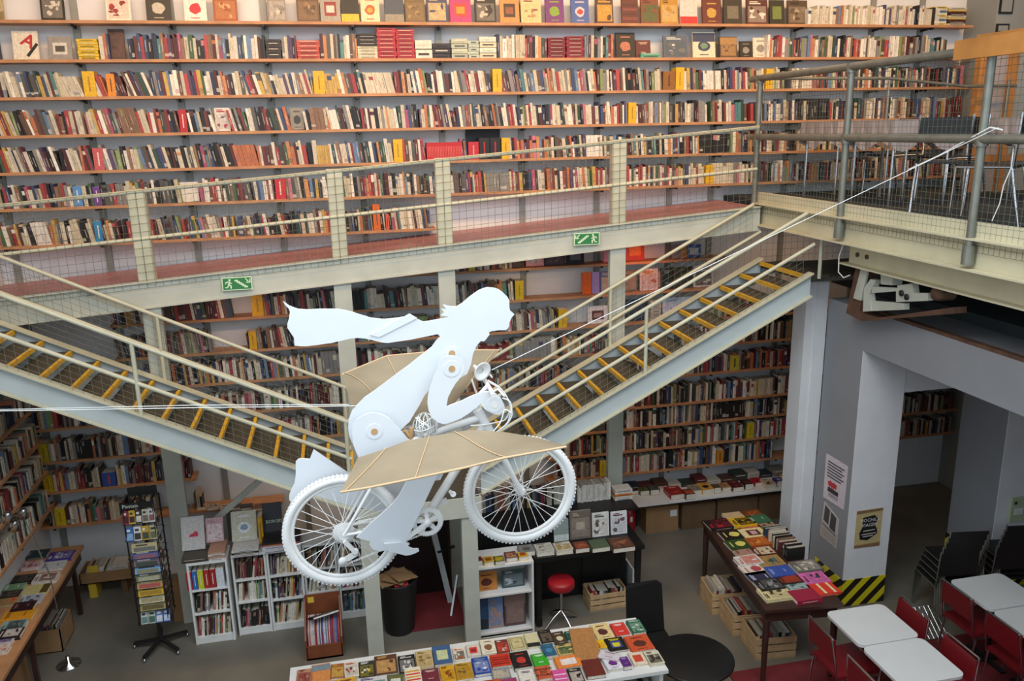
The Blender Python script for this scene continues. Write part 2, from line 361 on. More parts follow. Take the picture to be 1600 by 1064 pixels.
# ---- upper platform on the right
PXE=4.5
pt=thing('upper_platform','cream steel platform with dark floor at the head of the ramp','platform',(7,6,3.6))
MB().box(PXE+.06,2.2,4.06,11.9,WY-.04,4.14).build('deck',M_rug_shade,pt)
b=MB().box(PXE,2.2,4.12,PXE+.05,8.3,4.235); b.build('toe_board',M_beam,pt)
b=MB().box(PXE+.02,2.2,3.9,PXE+.05,8.3,4.12).box(PXE-.06,2.2,3.885,PXE+.12,8.3,3.9).box(PXE-.06,2.2,4.11,PXE+.06,8.3,4.125); b.build('edge_beam',M_beam,pt)
b=MB().box(4.70,2.2,3.67,4.73,6.85,3.85).box(4.62,2.2,3.655,4.82,6.9,3.67).box(4.62,2.2,3.85,4.82,6.9,3.865); lb=b.build('lower_beam',M_beam,pt)
for y in (6.72,6.58): MB().lathe([(0,-.012),(.022,-.012),(.022,0)],(4.70,y,3.76),10,(1,0,0)).build('bolt',M_rust,lb)
MB().box(4.52,8.25,3.9,11.9,8.33,4.06).build('cross_beam',M_beam,pt)
rl=thing('platform_railing','galvanised pipe railing with wire mesh along the platform edge','railing',(PXE,6,4.0))
for y in (8.3,6.7,5.1,3.5):
    p=MB().tube([(PXE-.03,y,3.97),(PXE-.03,y,5.42)],.031,10).build('post',M_pipe,rl)
    MB().tube([(PXE-.03,y,3.93),(PXE-.03,y,4.07)],.046,10).build('foot_socket',M_pipe,p)
    for z in (4.82,5.42): MB().tube([(PXE-.03,y,z-.05),(PXE-.03,y,z+.03)],.045,10).build('clamp',M_pipe,p)
MB().tube([(PXE-.04,8.48,5.42),(PXE-.04,2.4,5.42)],.034,10).build('top_rail',M_pipe,rl)
MB().tube([(PXE-.04,8.48,4.82),(PXE-.04,2.4,4.82)],.034,10).build('mid_rail',M_pipe,rl)
grid((PXE,8.35,4.02),(0,-5.8,0),(0,0,1.38),116,28,.0017).build('wire_mesh',M_wire,rl,kind='stuff')
MB().box(PXE-.1,4.55,5.365,PXE-.06,5.39,5.50).build('wooden_cap_board',M_orange,rl)
MB().box(PXE+.0,4.55,5.40,PXE+.03,5.30,5.53).build('wooden_cap_board',M_orange,rl)
t=thing('far_railing','thin steel handrail on the far side of the platform','railing',(5.6,8.2,4.14))
MB().tube([(4.5,8.15,5.41),(5.9,8.15,5.40),(6.85,8.15,5.31),(7.5,8.15,5.31)],.017,8).build('top_rail',M_pipe,t)
for x in (5.9,7.4): MB().tube([(x,8.15,4.14),(x,8.15,5.38)],.017,8).build('post',M_pipe,t)
# crane bracket under the platform
t=thing('crane_bracket','rusty brown and white steel crane carriage bracket under the platform','bracket',(4.75,6.2,3.2))
def XP(q,X,d,name,m,par=t): return MB().prism([atX(x,y,X) for x,y in q],(d,0,0)).build(name,m,par)
XP([(1337,418),(1352,420),(1343,486),(1370,497),(1490,480),(1490,490),(1346,502),(1322,489)],4.72,.12,'frame',M_rust)
XP([(1345,420),(1356,421),(1345,470),(1333,466)],4.70,.02,'web_plate',M_steel)
XP([(1368,438),(1358,460),(1361,486),(1348,487),(1350,450),(1360,436)],4.69,.06,'curved_arm',M_steel)
XP([(1360,470),(1413,474),(1413,484),(1361,486)],4.70,.05,'lower_bar',M_steel)
XP([(1363,448),(1402,450),(1402,446),(1425,443),(1427,458),(1450,458),(1450,470),(1400,472),(1400,455),(1362,458)],4.69,.06,'cheek_plate',M_steel)
for q in ((1409,458),(1417,464)):
    p=atX(*q,4.685); MB().lathe([(0,-.01),(.027,-.01),(.027,0)],p,12,(1,0,0)).build('bolt',M_dark,t)
XP([(1376,425),(1395,428),(1394,446),(1376,444)],4.71,.1,'upper_block',M_steel)
p=atX(1467,459,4.70); MB().lathe([(0,-.04),(.05,-.04),(.06,.0),(.06,.12)],p,16,(1,0,0)).build('wheel',M_rust,t)
# ---- cafe portal: pillars, lintel
struct('wall_pilaster',MB().box(4.66,7.45,0,4.9,7.68,3.42),M_wall)
MB().box(4.765,7.435,0,4.90,7.45,3.36).build('trim_moulding',M_wall,bpy.data.objects['wall_pilaster'])
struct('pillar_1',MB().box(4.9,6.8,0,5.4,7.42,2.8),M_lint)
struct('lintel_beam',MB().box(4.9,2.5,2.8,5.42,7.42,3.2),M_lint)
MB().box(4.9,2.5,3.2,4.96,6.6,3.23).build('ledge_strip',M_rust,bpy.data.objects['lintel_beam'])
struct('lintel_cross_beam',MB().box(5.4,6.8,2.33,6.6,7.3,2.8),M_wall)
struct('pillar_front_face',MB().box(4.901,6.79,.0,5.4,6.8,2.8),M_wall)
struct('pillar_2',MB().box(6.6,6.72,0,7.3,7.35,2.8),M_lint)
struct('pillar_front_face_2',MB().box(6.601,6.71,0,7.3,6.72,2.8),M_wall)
struct('wall_cafe_back',MB().box(8.05,8.0,0,8.15,WY,3.9),M_greyw)
struct('wall_cafe_soffit',MB().box(5.42,2.5,3.2,11.95,8.2,3.3),M_rug_shade)  # coloured dark to stand in for shade in the gap under the platform
hz=bpy.data.materials.new('hazard_tape'); hz.use_nodes=True; n=hz.node_tree.nodes; L=hz.node_tree.links
tc=n.new('ShaderNodeTexCoord'); sp=n.new('ShaderNodeSeparateXYZ'); L.new(tc.outputs['Object'],sp.inputs[0])
def mth(op,a,b):
    m=n.new('ShaderNodeMath'); m.operation=op
    for i,q in enumerate((a,b)):
        if isinstance(q,(int,float)): m.inputs[i].default_value=q
        else: L.new(q,m.inputs[i])
    return m.outputs[0]
v=mth('FRACT',mth('MULTIPLY',mth('ADD',mth('SUBTRACT',sp.outputs[0],sp.outputs[2]),mth('MULTIPLY',sp.outputs[1],-1)),5.2),0)
v=mth('GREATER_THAN',v,.5); mx=n.new('ShaderNodeMix'); mx.data_type='RGBA'; L.new(v,mx.inputs[0]); mx.inputs[6].default_value=(*lin('#d3c518'),1); mx.inputs[7].default_value=(*lin('#1c1614'),1)
L.new(mx.outputs[2],n['Principled BSDF'].inputs['Base Color']); n['Principled BSDF'].inputs['Roughness'].default_value=.4
MB().box(4.893,6.782,0.0,5.402,7.30,.31).build('hazard_band',hz,bpy.data.objects['pillar_1'])
MB().box(6.594,6.704,0.0,7.302,7.36,.36).build('hazard_band',hz,bpy.data.objects['pillar_2'])
# ================= the flying cyclist sculpture ====================================
BY=4.2
sc=thing('flying_cyclist','white cut-out cyclist with streaming scarf on a white winged bicycle, hung in mid-air','sculpture',(.45,BY,1.9))
def panel(name,q,off,th=.014,par=sc,m=M_whitep): return MB().prism([atY(x,y,BY+off) for x,y in q],(0,th,0)).build(name,m,par)
body=[(442,471),(452,478),(465,483),(480,484),(500,483),(515,483),(528,483),(540,485),(552,488),(560,491),(580,497),(600,499),(620,497),(638,494),(650,498),(662,503),(675,501),(690,498),(701,495),(689,493),(694,488),(690,483),(697,483),(692,476),(705,479),(714,479),(722,474),(735,463),(748,454),(755,451),(762,449),(772,450),(779,452),(785,456),(793,464),(796,470),(796,480),(797,485),(804,491),(799,497),(796,504),(795,510),(794,513),(790,516),(780,516),(770,517),(764,519),(765,523),(757,533),(751,533),(744,541),(739,553),(736,569),(730,584),(716,592),(692,600),(671,609),(664,617),(656,632),(647,647),(640,659),(632,666),(615,684),(590,696),(565,698),(550,692),(545,679),(544,668),(545,655),(550,642),(559,632),(570,621),(582,613),(597,602),(622,583),(640,570),(651,561),(665,550),(675,542),(682,532),(688,526),(684,522),(665,526),(640,531),(625,533),(606,536),(596,535),(584,532),(571,529),(560,528),(547,529),(535,532),(517,536),(496,539),(480,541),(469,541),(460,540),(460,535),(459,527),(454,520),(449,512),(449,506),(451,499),(452,494),(453,487),(451,482),(446,477)]
bd=panel('body_panel',body,0)
panel('scarf_fold',[(578,523),(640,490),(652,497),(592,527)],-.006,.006)
arm=[(692,558),(700,556),(706,556),(716,558),(724,564),(726,570),(725,579),(720,589),(712,599),(706,609),(700,621),(698,632),(697,636),(707,632),(721,627),(735,620),(745,616),(755,613),(765,612),(775,615),(782,621),(787,630),(789,637),(786,644),(780,648),(772,647),(765,644),(757,639),(751,631),(744,637),(734,645),(720,654),(705,660),(694,663),(684,660),(675,652),(670,642),(668,630),(669,620),(671,609),(676,595),(682,580),(686,566)]
am=panel('arm_panel',arm,-.07)
thigh=[(550,676),(551,665),(557,656),(567,649),(579,645),(590,646),(600,649),(610,655),(617,664),(625,672),(632,680),(638,687),(665,700),(688,718),(695,735),(688,750),(668,752),(640,742),(600,728),(560,715),(552,695)]
th=panel('thigh_panel',thigh,-.06)
calf=[(636,745),(634,756),(624,774),(614,787),(599,801),(580,817),(557,840),(579,846),(577,851),(582,858),(591,861),(609,860),(626,866),(640,850),(634,847),(684,742),(690,726),(672,718),(648,726)]
cf=panel('calf_panel',calf,-.085)
panel('shoe_panel',[(600,850),(626,848),(636,854),(645,858),(654,858),(655,861),(650,864),(642,867),(634,868),(621,865),(606,861)],-.10)
panel('far_leg_panel',[(490,703),(545,740),(580,750),(640,745),(645,785),(597,801),(545,789),(492,775),(470,785),(456,787),(452,781),(452,774),(455,765),(460,756),(462,742),(462,732),(462,722),(466,718),(472,717),(484,718)],.09)
def pivot(x,y,off,r,par,hole=False):
    c=atY(x,y,BY+off)
    disc=lambda q,rr,th: MB().prism([q+V((rr*math.cos(2*PI*k/28),0,rr*math.sin(2*PI*k/28))) for k in range(28)],(0,th,0))
    disc(c+V((0,-.003,0)),r,.003).build('pivot_disc',M_whitep,par)
    disc(c+V((0,-.005,0)),.018,.003).build('dowel',M_bike if hole else M_dowel,par)
pivot(706,552,0,.036,bd); pivot(706,576,-.07,.044,am); pivot(773,632,-.07,.044,am,True); pivot(585,674,-.06,.042,th)
# wheels
R=.325
def wheel(x,y,name):
    c=atY(x,y,BY)
    w=MB().tube([c+V((math.cos(a),0,math.sin(a)))*(R-.022) for a in [2*PI*k/56 for k in range(56)]],.024,10,True).build(name,M_bike,sc)
    b=MB()
    for k in range(88):
        a=2*PI*k/88
        for s in (-1,1):
            aa=a+(PI/88 if s>0 else 0); p=c+V((math.cos(aa),0,math.sin(aa)))*(R-.001)+V((0,s*.010,0))
            b.obox(Matrix.Translation(p)@Matrix.Rotation(-aa,4,'Y'),.007,.012,.011)
    b.build('tread_knobs',M_bike,w)
    MB().tube([c+V((math.cos(a),0,math.sin(a)))*(R-.052) for a in [2*PI*k/48 for k in range(48)]],.0115,8,True).build('rim',M_bike,w)
    MB().lathe([(0,-.05),(.011,-.05),(.011,-.034),(.026,-.032),(.026,-.026),(.014,-.022),(.014,.022),(.026,.026),(.026,.032),(.011,.034),(.011,.05),(0,.05)],c,14,(0,1,0)).build('hub',M_bike,w)
    b=MB()
    for k in range(32):
        s=-1 if k%2 else 1; a=2*PI*k/32; h=a+(1.15 if (k//2)%2 else -1.15)
        b.tube([c+V((math.cos(h)*.024,s*.028,math.sin(h)*.024)),c+V((math.cos(a)*(R-.055),0,math.sin(a)*(R-.055)))],.0019,4,cap=False)
    b.build('spokes',M_bike,w); return c
rc=wheel(537,829,'rear_wheel'); fc=wheel(813,766,'front_wheel')
Q=lambda x,y,o=0: atY(x,y,BY+o)
bb=Q(666,808); seat=Q(612,700); ht,hb=Q(746,640),Q(768,680); crown=Q(775,693)
fr=MB().tube([bb,Q(757,662)],.024,10).tube([seat,Q(750,652)],.019,10).tube([bb,seat+(seat-bb)*.1],.019,10).build('frame',M_bike,sc)
MB().tube([ht,hb],.027,12).build('head_tube',M_bike,fr)
b=MB()
for s in (-1,1): b.tube([rc+V((0,s*.058,0)),bb+V((0,s*.03,0))],.009,8).tube([rc+V((0,s*.058,0)),rc.lerp(seat,.6)+V((0,s*.05,0)),seat+V((0,s*.014,0))],.009,8)
b.bar(rc.lerp(seat,.6)+V((0,-.055,0)),rc.lerp(seat,.6)+V((0,.055,0)),.018,.018); b.build('rear_stays',M_bike,fr)
b=MB()
for s in (-1,1): b.tube([crown+V((0,s*.055,0)),fc+V((0,s*.058,0))],[.019,.013],10)
b.bar(crown+V((0,-.07,0)),crown+V((0,.07,0)),.04,.035); b.tube([hb,crown],.02,8); b.build('fork',M_bike,sc)
# chainset, chain, gears
cc=bb+V((0,-.055,0)); rr=.082
cw=MB()
n=46; prof=[]
for k in range(n):
    a0,a1,a2,a3=[2*PI*(k+q)/n for q in (0,.3,.5,.8)]
    prof+=[(rr,a0),(rr+.007,a1),(rr+.007,a2),(rr,a3)]
m_=len(prof); vs=[]
for y in (-.004,.004):
    vs+=[cc+V((math.cos(a)*r,y,math.sin(a)*r)) for r,a in prof]+[cc+V((math.cos(a)*.06,y,math.sin(a)*.06)) for r,a in prof]
fs=[]
for i in range(m_):
    j=(i+1)%m_; fs+=[(i,j,m_+j,m_+i),(2*m_+j,2*m_+i,3*m_+i,3*m_+j),(i,2*m_+i,2*m_+j,j),(m_+i,m_+j,3*m_+j,3*m_+i)]
cw.raw(vs,fs)
for k in range(5):
    a=2*PI*k/5+.4; cw.bar(cc,cc+V((math.cos(a),0,math.sin(a)))*.064,.010,.022,up=(-math.sin(a),0,math.cos(a)))
cwo=cw.build('chainring',M_bike,sc)
MB().lathe([(0,-.03),(.02,-.03),(.02,.06),(0,.06)],cc,12,(0,1,0)).build('crank_axle',M_bike,cwo)
MB().bar(cc+V((0,-.02,0)),Q(632,842,-.075),.016,.026).build('crank_arm',M_bike,cwo)
MB().bar(cc+V((0,.12,0)),cc+V((.13,.12,.06)),.016,.026).build('crank_arm',M_bike,cwo)
b=MB()
g=rc+V((0,-.045,0))
for r,y in ((.062,.02),(.055,.012),(.047,.004),(.039,-.004),(.03,-.012)): b.prism([g+V((rr_*math.cos(PI*k/24),y-.002,rr_*math.sin(PI*k/24))) for k in range(48) for rr_ in ((r if k%2 else r*.94),)],(0,.004,0))
b.build('cassette',M_bike,sc)
dz_=Q(536,877,-.06)
b=MB().bar(g+V((0,-.02,-.03)),Q(557,864,-.06),.02,.022).bar(Q(557,864,-.06),dz_,.012,.03)
b.lathe([(0,-.008),(.024,-.008),(.024,.008),(0,.008)],dz_,14,(0,1,0)).lathe([(0,-.008),(.02,-.008),(.02,.008),(0,.008)],Q(555,862,-.06),14,(0,1,0)); b.build('derailleur',M_bike,sc)
def chain(pts):
    b=MB()
    for p,q in zip(pts[:-1],pts[1:]):
        L_=(q-p).length; k=max(1,int(L_/.014))
        for i in range(k): b.bar(p.lerp(q,(i+.08)/k),p.lerp(q,(i+.92)/k),.007,.009 if i%2 else .006)
    return b
b=chain([g+V((.01,-.01,.06)),cc+V((-.02,.01,rr))]); b2=chain([dz_+V((0,0,-.024)),cc+V((-.03,.01,-rr+.004))]); b.v+=[]; o=b.build('chain',M_bike,sc); b2.build('chain',M_bike,sc)
# cable guide / bottle boss on the down tube
MB().bar(bb.lerp(Q(757,662),.33)+V((.02,-.02,-.02)),Q(708,772,-.02),.02,.016).tube([Q(708,772,-.03),Q(708,772,.0)],.017,10).build('cable_stop',M_bike,fr)
# stem, handlebar, levers, lamp disc, cables
hbar=Q(763,603)
MB().tube([ht,Q(742,625),hbar],.016,8).build('stem',M_bike,sc)
MB().tube([hbar+V((0.0,-.14,-.01)),hbar+V((0,-.05,0)),hbar,hbar+V((0,.1,0)),hbar+V((-.02,.33,.02))],.012,8).build('handlebar',M_bike,sc)
for yy in (-.11,.24): MB().tube([hbar+V((.0,yy,0)),hbar+V((.03,yy-.02,.02)),hbar+V((.05,yy-.09,0))],.006,6).build('brake_lever',M_bike,sc)
MB().lathe([(0,.02),(.03,.018),(.052,0),(.055,-.008),(.045,-.004),(.02,.012)],Q(753,580,.02),20,(-.5,1,.2)).build('lamp_disc',M_bike,sc)
for q,o_ in (([(762,594),(780,605),(793,622),(798,640),(793,660),(780,672),(768,682)],-.1),([(763,596),(784,610),(796,630),(800,648),(790,665),(770,678)],-.05),([(785,622),(797,628),(799,645),(789,640),(782,660),(770,675)],-.12),([(735,665),(755,664),(775,660),(790,655),(797,640)],-.03)):
    pts=[Q(x,y,o_) for x,y in q]; out=[]
    for i in range(len(pts)-1):
        p0,p1,p2,p3=pts[max(i-1,0)],pts[i],pts[i+1],pts[min(i+2,len(pts)-1)]
        for k in range(4):
            t_=k/4; out.append(.5*((2*p1)+(p2-p0)*t_+(2*p0-5*p1+4*p2-p3)*t_*t_+(3*p1-p0-3*p2+p3)*t_**3))
    MB().tube(out+[pts[-1]],.004,6).build('cable',M_wireW,sc)
MB().tube([Q(737,593,.15),Q(741,605,.1),Q(745,615,.05)],.006,6).build('chain_link_cord',M_wireW,sc)
# cane ball under the chest
b=MB(); c=Q(664,664,.02)
for k in range(16):
    ax=V((random.uniform(-1,1),random.uniform(-1,1),random.uniform(-1,1))).normalized(); a=ax.orthogonal().normalized(); d=ax.cross(a); r=.07*random.uniform(.93,1.02)
    b.tube([c+(a*math.cos(2*PI*j/18)+d*math.sin(2*PI*j/18))*r+ax*random.uniform(-.004,.004) for j in range(18)],.0028,5,True)
b.build('cane_ball',M_wireW,sc)
MB().tube([Q(632,672),Q(640,684),Q(660,690)],.012,8).tube([Q(643,668),Q(642,688)],.014,8).build('seat_post',M_dowel,sc)
MB().prism([Q(585,690,.03),Q(630,680,.03),Q(650,676,.03),Q(648,682,.03),Q(600,700,.03)],(0,.09,0)).build('saddle',M_bike,sc)
# wings
def resample(q,n):
    L_=[0]
    for a,b_ in zip(q[:-1],q[1:]): L_.append(L_[-1]+math.dist(a,b_))
    out=[]
    for k in range(n+1):
        d=L_[-1]*k/n; i=max(j for j in range(len(L_)) if L_[j]<=d+1e-9); i=min(i,len(q)-2); t_=(d-L_[i])/max(1e-9,L_[i+1]-L_[i])
        out.append((q[i][0]+(q[i+1][0]-q[i][0])*t_,q[i][1]+(q[i+1][1]-q[i][1])*t_))
    return out
def wing(name,top,bot,yt,yb,ribs,hem,sag):
    n,m=36,8; T=[atY(x,y,yt) for x,y in resample(top,n)]; B=[atY(x,y,yb) for x,y in resample(bot,n)]
    g=[[T[i].lerp(B[i],j/m)+V((0,0,sag*math.sin(PI*j/m)*(1-.5*abs(math.sin(3*PI*i/n))))) for j in range(m+1)] for i in range(n+1)]
    b=MB(); vs=[p for r in g for p in r]; fs=[(i*(m+1)+j,(i+1)*(m+1)+j,(i+1)*(m+1)+j+1,i*(m+1)+j+1) for i in range(n) for j in range(m)]
    b.raw(vs,fs,True); b.raw([p+V((0,0,-.003)) for p in vs],[f[::-1] for f in fs],True)
    w=b.build(name,M_wing,sc)
    def gi(u,k): i=min(n-1,int(u*n)); return g[i][k].lerp(g[i+1][k],u*n-i)
    for r in ribs: MB().tube([gi(r[0]+(r[1]-r[0])*k/m,k)+V((0,-.001,.004)) for k in range(m+1)],.0032,5).build('rib',M_wingrib,w)
    MB().tube(B if hem else T,.006,6).build('hem_cane',M_wingrib,w)
    return w
wing('near_wing',[(559,715),(600,702),(637,688),(682,680),(732,672),(766,673),(795,676),(842,684),(885,697)],[(532,769),(575,762),(650,747),(725,731),(785,716),(840,706),(885,698)],4.02,3.62,[(.14,.02),(.35,.33),(.47,.73)],True,.0)
wing('far_wing',[(534,585),(605,556),(660,551),(744,547),(780,547)],[(550,634),(620,668),(690,652),(735,600)],4.8,4.3,[(.3,.5),(.02,.3),(.98,.95)],False,.0)
# suspension cords
for q,lab in (([atY(0,642,4.6),atY(300,637,4.4),atY(560,634,4.2)],'white cord pulling the cyclist figure towards the left wall'),([atY(-4,640,4.9),atY(300,633,4.5),atY(545,632,4.23)],'second white cord pulling the cyclist figure towards the left wall'),([atY(768,578,4.25),atX(1560,199,4.46)],'white cord tied from the bicycle to the platform railing')):
    tag(MB().tube(q,.0024,5).build('suspension_cord',M_wireW),lab,'cord','cords holding the cyclist figure')
tag(MB().tube([atX(1420,265,4.45),atX(1468,243,4.44),atX(1500,225,4.44),atX(1548,199,4.43),atX(1566,203,4.43)],.007,6).build('rope_lashing',M_wireW),'bunched rope lashing tied round the railing pipe','rope')
tag(MB().tube([atX(1583,238,4.44),atX(1580,262,4.44),atX(1568,290,4.44),atX(1562,318,4.44),atX(1550,345,4.44)],.0035,6).build('hanging_cable',M_wireW),'loose white cable hanging from the railing pipe','cable')
tag(MB().tube([atX(1319,379,4.56),atX(1311,400,4.56),atX(1310,425,4.56),atX(1318,434,4.58),atX(1328,430,4.6)],.006,6).build('hanging_cable',M_wireW),'white cable looping below the platform edge beam','cable')
# ================= books ===========================================================
NAMED=dict(black='#1b1919',white='#e8e6e2',cream='#e0d6b6',tan='#c9a878',brown='#6b4630',grey='#8b8b88',red='#c22c2a',maroon='#5f2026',orange='#dc7a34',yellow='#dcae22',green='#3f7446',teal='#3c8486',blue='#3f66a4',navy='#2a3150',purple='#5d3a78',pink='#d8789c',gold='#b68d3a')
_nl={k:lin(v) for k,v in NAMED.items()}
def cname(c):
    c=lin(c); return min(_nl,key=lambda k:sum((a**.45-b**.45)**2 for a,b in zip(c,_nl[k])))
MOT=dict(p='a {} panel',t='{} lettering',b='a {} lower band',h='a {} upper band',d='a round {} motif',x='a {} picture',s='{} stripes',f='a {} border line')
def deco(b,w,h,z,codes,c2,c3,rnd,base):
    cs=[lin(c2),lin(c3 or c2)]; e=[0]
    def rect(x0,y0,x1,y1,c):
        e[0]+=.00025; zz=z+.0006+e[0]; b.face([(x0*w,y0*h,zz),(x1*w,y0*h,zz),(x1*w,y1*h,zz),(x0*w,y1*h,zz)],col=c)
    def blob(cx,cy,rx,ry,c,n=9,j=.0):
        e[0]+=.00025; zz=z+.0006+e[0]
        b.face([((cx+rx*math.cos(2*PI*k/n)*(1+rnd.uniform(-j,j)))*w,(cy+ry*math.sin(2*PI*k/n)*(1+rnd.uniform(-j,j)))*h,zz) for k in range(n)],col=c)
    for k in codes:
        if k=='p': rect(.2,.22,.8,.74,cs[0]); (c3 and rect(.3,.34,.7,.6,cs[1]))
        elif k=='t':
            for y,a in ((.86,.3),(.79,.22),(.3,.16)): rect(.5-a,y-.025,.5+a,y+.025,cs[-1] if len(codes)>1 and c3 else cs[0])
        elif k=='b': rect(0.01,0.01,.99,.3,cs[0])
        elif k=='h': rect(0.01,.62,.99,.95,cs[0])
        elif k=='d': blob(.5,.45,.27,.2,cs[0],12,.12); (c3 and blob(.5,.45,.16,.11,cs[1],9,.2)); rect(.25,.8,.75,.85,cs[0]); rect(.3,.1,.7,.13,cs[0])
        elif k=='s':
            for y in (.2,.38,.56,.74): rect(.06,y-.05,.94,y+.04,cs[0] if y in(.2,.56) else cs[1])
        elif k=='f':
            for q in ((.1,.1,.9,.13),(.1,.87,.9,.9),(.1,.1,.14,.9),(.86,.1,.9,.9),(.35,.55,.65,.6)): rect(*q,cs[0])
        elif k=='x':
            mixc=lambda f:tuple(p*f+q*(1-f) for p,q in zip(cs[0],cs[1]))
            rect(.08,.08,.92,.74,tuple(v*.8+.2*q for v,q in zip(cs[0],lin(base))) if rnd.random()<.35 else tuple(v*.25+.75*q for v,q in zip(cs[0],lin(base))))
            for _ in range(9): blob(rnd.uniform(.2,.8),rnd.uniform(.18,.66),rnd.uniform(.04,.16),rnd.uniform(.03,.12),mixc(rnd.random()) if rnd.random()<.75 else lin(base),7,.4)
            rect(.14,.82,.14+rnd.uniform(.3,.7),.87,cs[1]); rect(.14,.9,.14+rnd.uniform(.2,.5),.93,cs[1])
LBL={}; BOOKS=[0]
def book(M,w,h,t,base,codes='',c2='#e8e0cc',c3=None,loc='',group='books',spine=None,lab=None,what='book'):
    """local: x width (spine at x=0), y height, z thickness; cover on top"""
    rnd=random.Random(BOOKS[0]*17+3); BOOKS[0]+=1
    mot=[MOT[k].format(cname(c2)) for k in codes[:1] if k in MOT]
    label=lab or ('%s %s with %s %s'%(cname(base),what,mot[0],loc) if mot else 'plain %s %s %s'%(cname(base),what,loc))
    r=thing(what.replace(' ','_'),label,'book' if what=='book' else what.split()[-1],group=group,M=M)
    b=MB().color(base); k=.0022
    b.box(0,0,t-k,w,h,t); b.box(0,0,0,w,h,k); b.box(-.001,0,0,k,h,t)
    if codes: deco(b,w,h,t,codes,c2,c3,rnd,base)
    if spine:
        b.face([(-.0016,h*.2,t*.43),(-.0016,h*.2,t*.57),(-.0016,h*.8,t*.57),(-.0016,h*.8,t*.43)],col=lin(spine))
    b.build('cover',M_print,r,local=True)
    MB().color('#e0d8c6').box(k,.003,k,w-.004,h-.003,t-k).build('page_block',M_print,r,local=True)
    return r
def px_lying(xl,xr,yt,yb,z,base,codes='',c2='#e8e0cc',c3=None,loc='',group='',t=.02,rot=0,ratio=1.42,stack=0,land=False,sc_=1.0):
    cx,cy=(xl+xr)/2,(yt+yb)/2; zt=z+t+stack
    c=atZ(cx,cy,zt); a=atZ(xl,cy,zt); e=atZ(xr,cy,zt); w=max(.07,(e-a).length*sc_)
    if land: h=w*1.03; w=h/1.36; M=TR(c.x,c.y,z+stack,PI/2+rot)@Matrix.Translation(V((-w/2,-h/2,0)))
    else:
        hm=atZ(cx,yt,zt).y-atZ(cx,yb,zt).y; h=min(max(hm*1.02*sc_,w*.7),w*1.7) if ratio>=1.3 or ratio==.75 else w*ratio; M=TR(c.x,c.y,z+stack,rot)@Matrix.Translation(V((-w/2,-h/2,0)))
    return book(M,w,h,t,base,codes,c2,c3,loc,group,'#d8d0c0')
def px_stand(x0,x1,row,base,codes='',c2='#e8e0cc',c3=None,loc='',group='',h=None,Y=None,z=None,tilt=.17,t=.018,lab=None,what='book'):
    z=ROWS[row] if z is None else z; Y=Y or D+.07
    p=pix_row(x0,z,Y); q=pix_row(x1,z,Y); w=q-p; h=h or w*1.38
    return book(TR(p,Y,z)@Matrix.Rotation(PI/2-tilt,4,'X')@Matrix.Translation(V((0,.004,-t))),w,h,t,base,codes,c2,c3,loc,group,lab=lab,what=what)
def pix_row(x,z,Y):
    lo,hi=0,1064
    for _ in range(40):
        m=(lo+hi)/2
        if atY(x,m,Y).z>z: lo=m
        else: hi=m
    return atY(x,lo,Y).x
def spine_book(x0,x1,row,base,h,loc,group,sp='#3a2a10',Y=None,z=None,d=.15):
    z=ROWS[row] if z is None else z; Y=Y or D+.012; p=pix_row(x0,z+h/2,Y); q=pix_row(x1,z+h/2,Y); t=q-p
    M=Matrix(((0,0,1,p),(1,0,0,Y),(0,1,0,z),(0,0,0,1)))
    return book(M,d,h,t,base,'',loc='with thick spine '+loc,group=group,spine=sp)
PAL=[('#d8cdb0',10),('#e6dfcc',9),('#cfc3a0',6),('#efe9dc',6),('#1d1a1a',8),('#2a2523',6),('#b3202a',4),('#c4282e',2),('#8e1c24',3),('#5c1d22',5),('#6e2a2c',4),('#cf6a2a',3),('#d98a3a',2),('#d8ab22',2),('#2f4a7a',4),('#5b86b4',2),('#27365a',3),('#3f6b43',2),('#86a05a',2),('#2f4f46',3),('#8c8a86',5),('#5a5856',4),('#6b4a34',4),('#94694a',4),('#d36a86',1),('#b23a6a',1),('#3f8f8f',1),('#5a3f6b',2)]
def mute(c): g=sum(c)/3; return tuple((a*.74+k*.26)*.86 for a,k in zip(c,(g*1.12,g,g*.86)))
PC=[mute(lin(c)) for c,_ in PAL]; PW=[w for _,w in PAL]
COOL=[w*(1.0 if i in(4,5,14,15,16,20,21) else .8) for i,w in enumerate(PW)]
stuff=MB()
def spinebox(b,P,u,n,t,h,d,lean,col,rnd,top=True):
    U=V((0,0,1))+u*lean; bk=-n
    p=[P,P+u*t,P+u*t+bk*d,P+bk*d]; q=[a+U*h for a in p]
    b.col=col
    b.face([p[0],p[1],q[1],q[0]]); b.face([p[3],p[0],q[0],q[3]]); b.face([p[1],p[2],q[2],q[1]])
    b.face([q[0],q[1],q[2],q[3]],col=(.42,.38,.30) if rnd.random()<.75 else col)
    lum=sum(col)/3; k=rnd.random(); e=n*.0012
    c=(.75,.70,.58) if lum<.22 else rnd.choice([(.06,.05,.05),(.3,.04,.05),(.05,.09,.2),(.12,.1,.08)])
    c=tuple(a*.5+b_*.5 for a,b_ in zip(c,col))
    def patch(a0,a1,h0,h1,cc):
        f=lambda a,hh:P+u*(t*a)+U*(h*hh)+e
        b.face([f(a0,h0),f(a1,h0),f(a1,h1),f(a0,h1)],col=cc)
    if k<.4: h0=rnd.uniform(.15,.4); patch(.38,.62,h0,h0+rnd.uniform(.3,.5),c)
    elif k<.52: patch(0,1,rnd.uniform(.05,.15),rnd.uniform(.18,.3),c)
    elif k<.6: patch(0,1,rnd.uniform(.6,.7),rnd.uniform(.8,.95),rnd.choice(PC))
COUNT=[0]
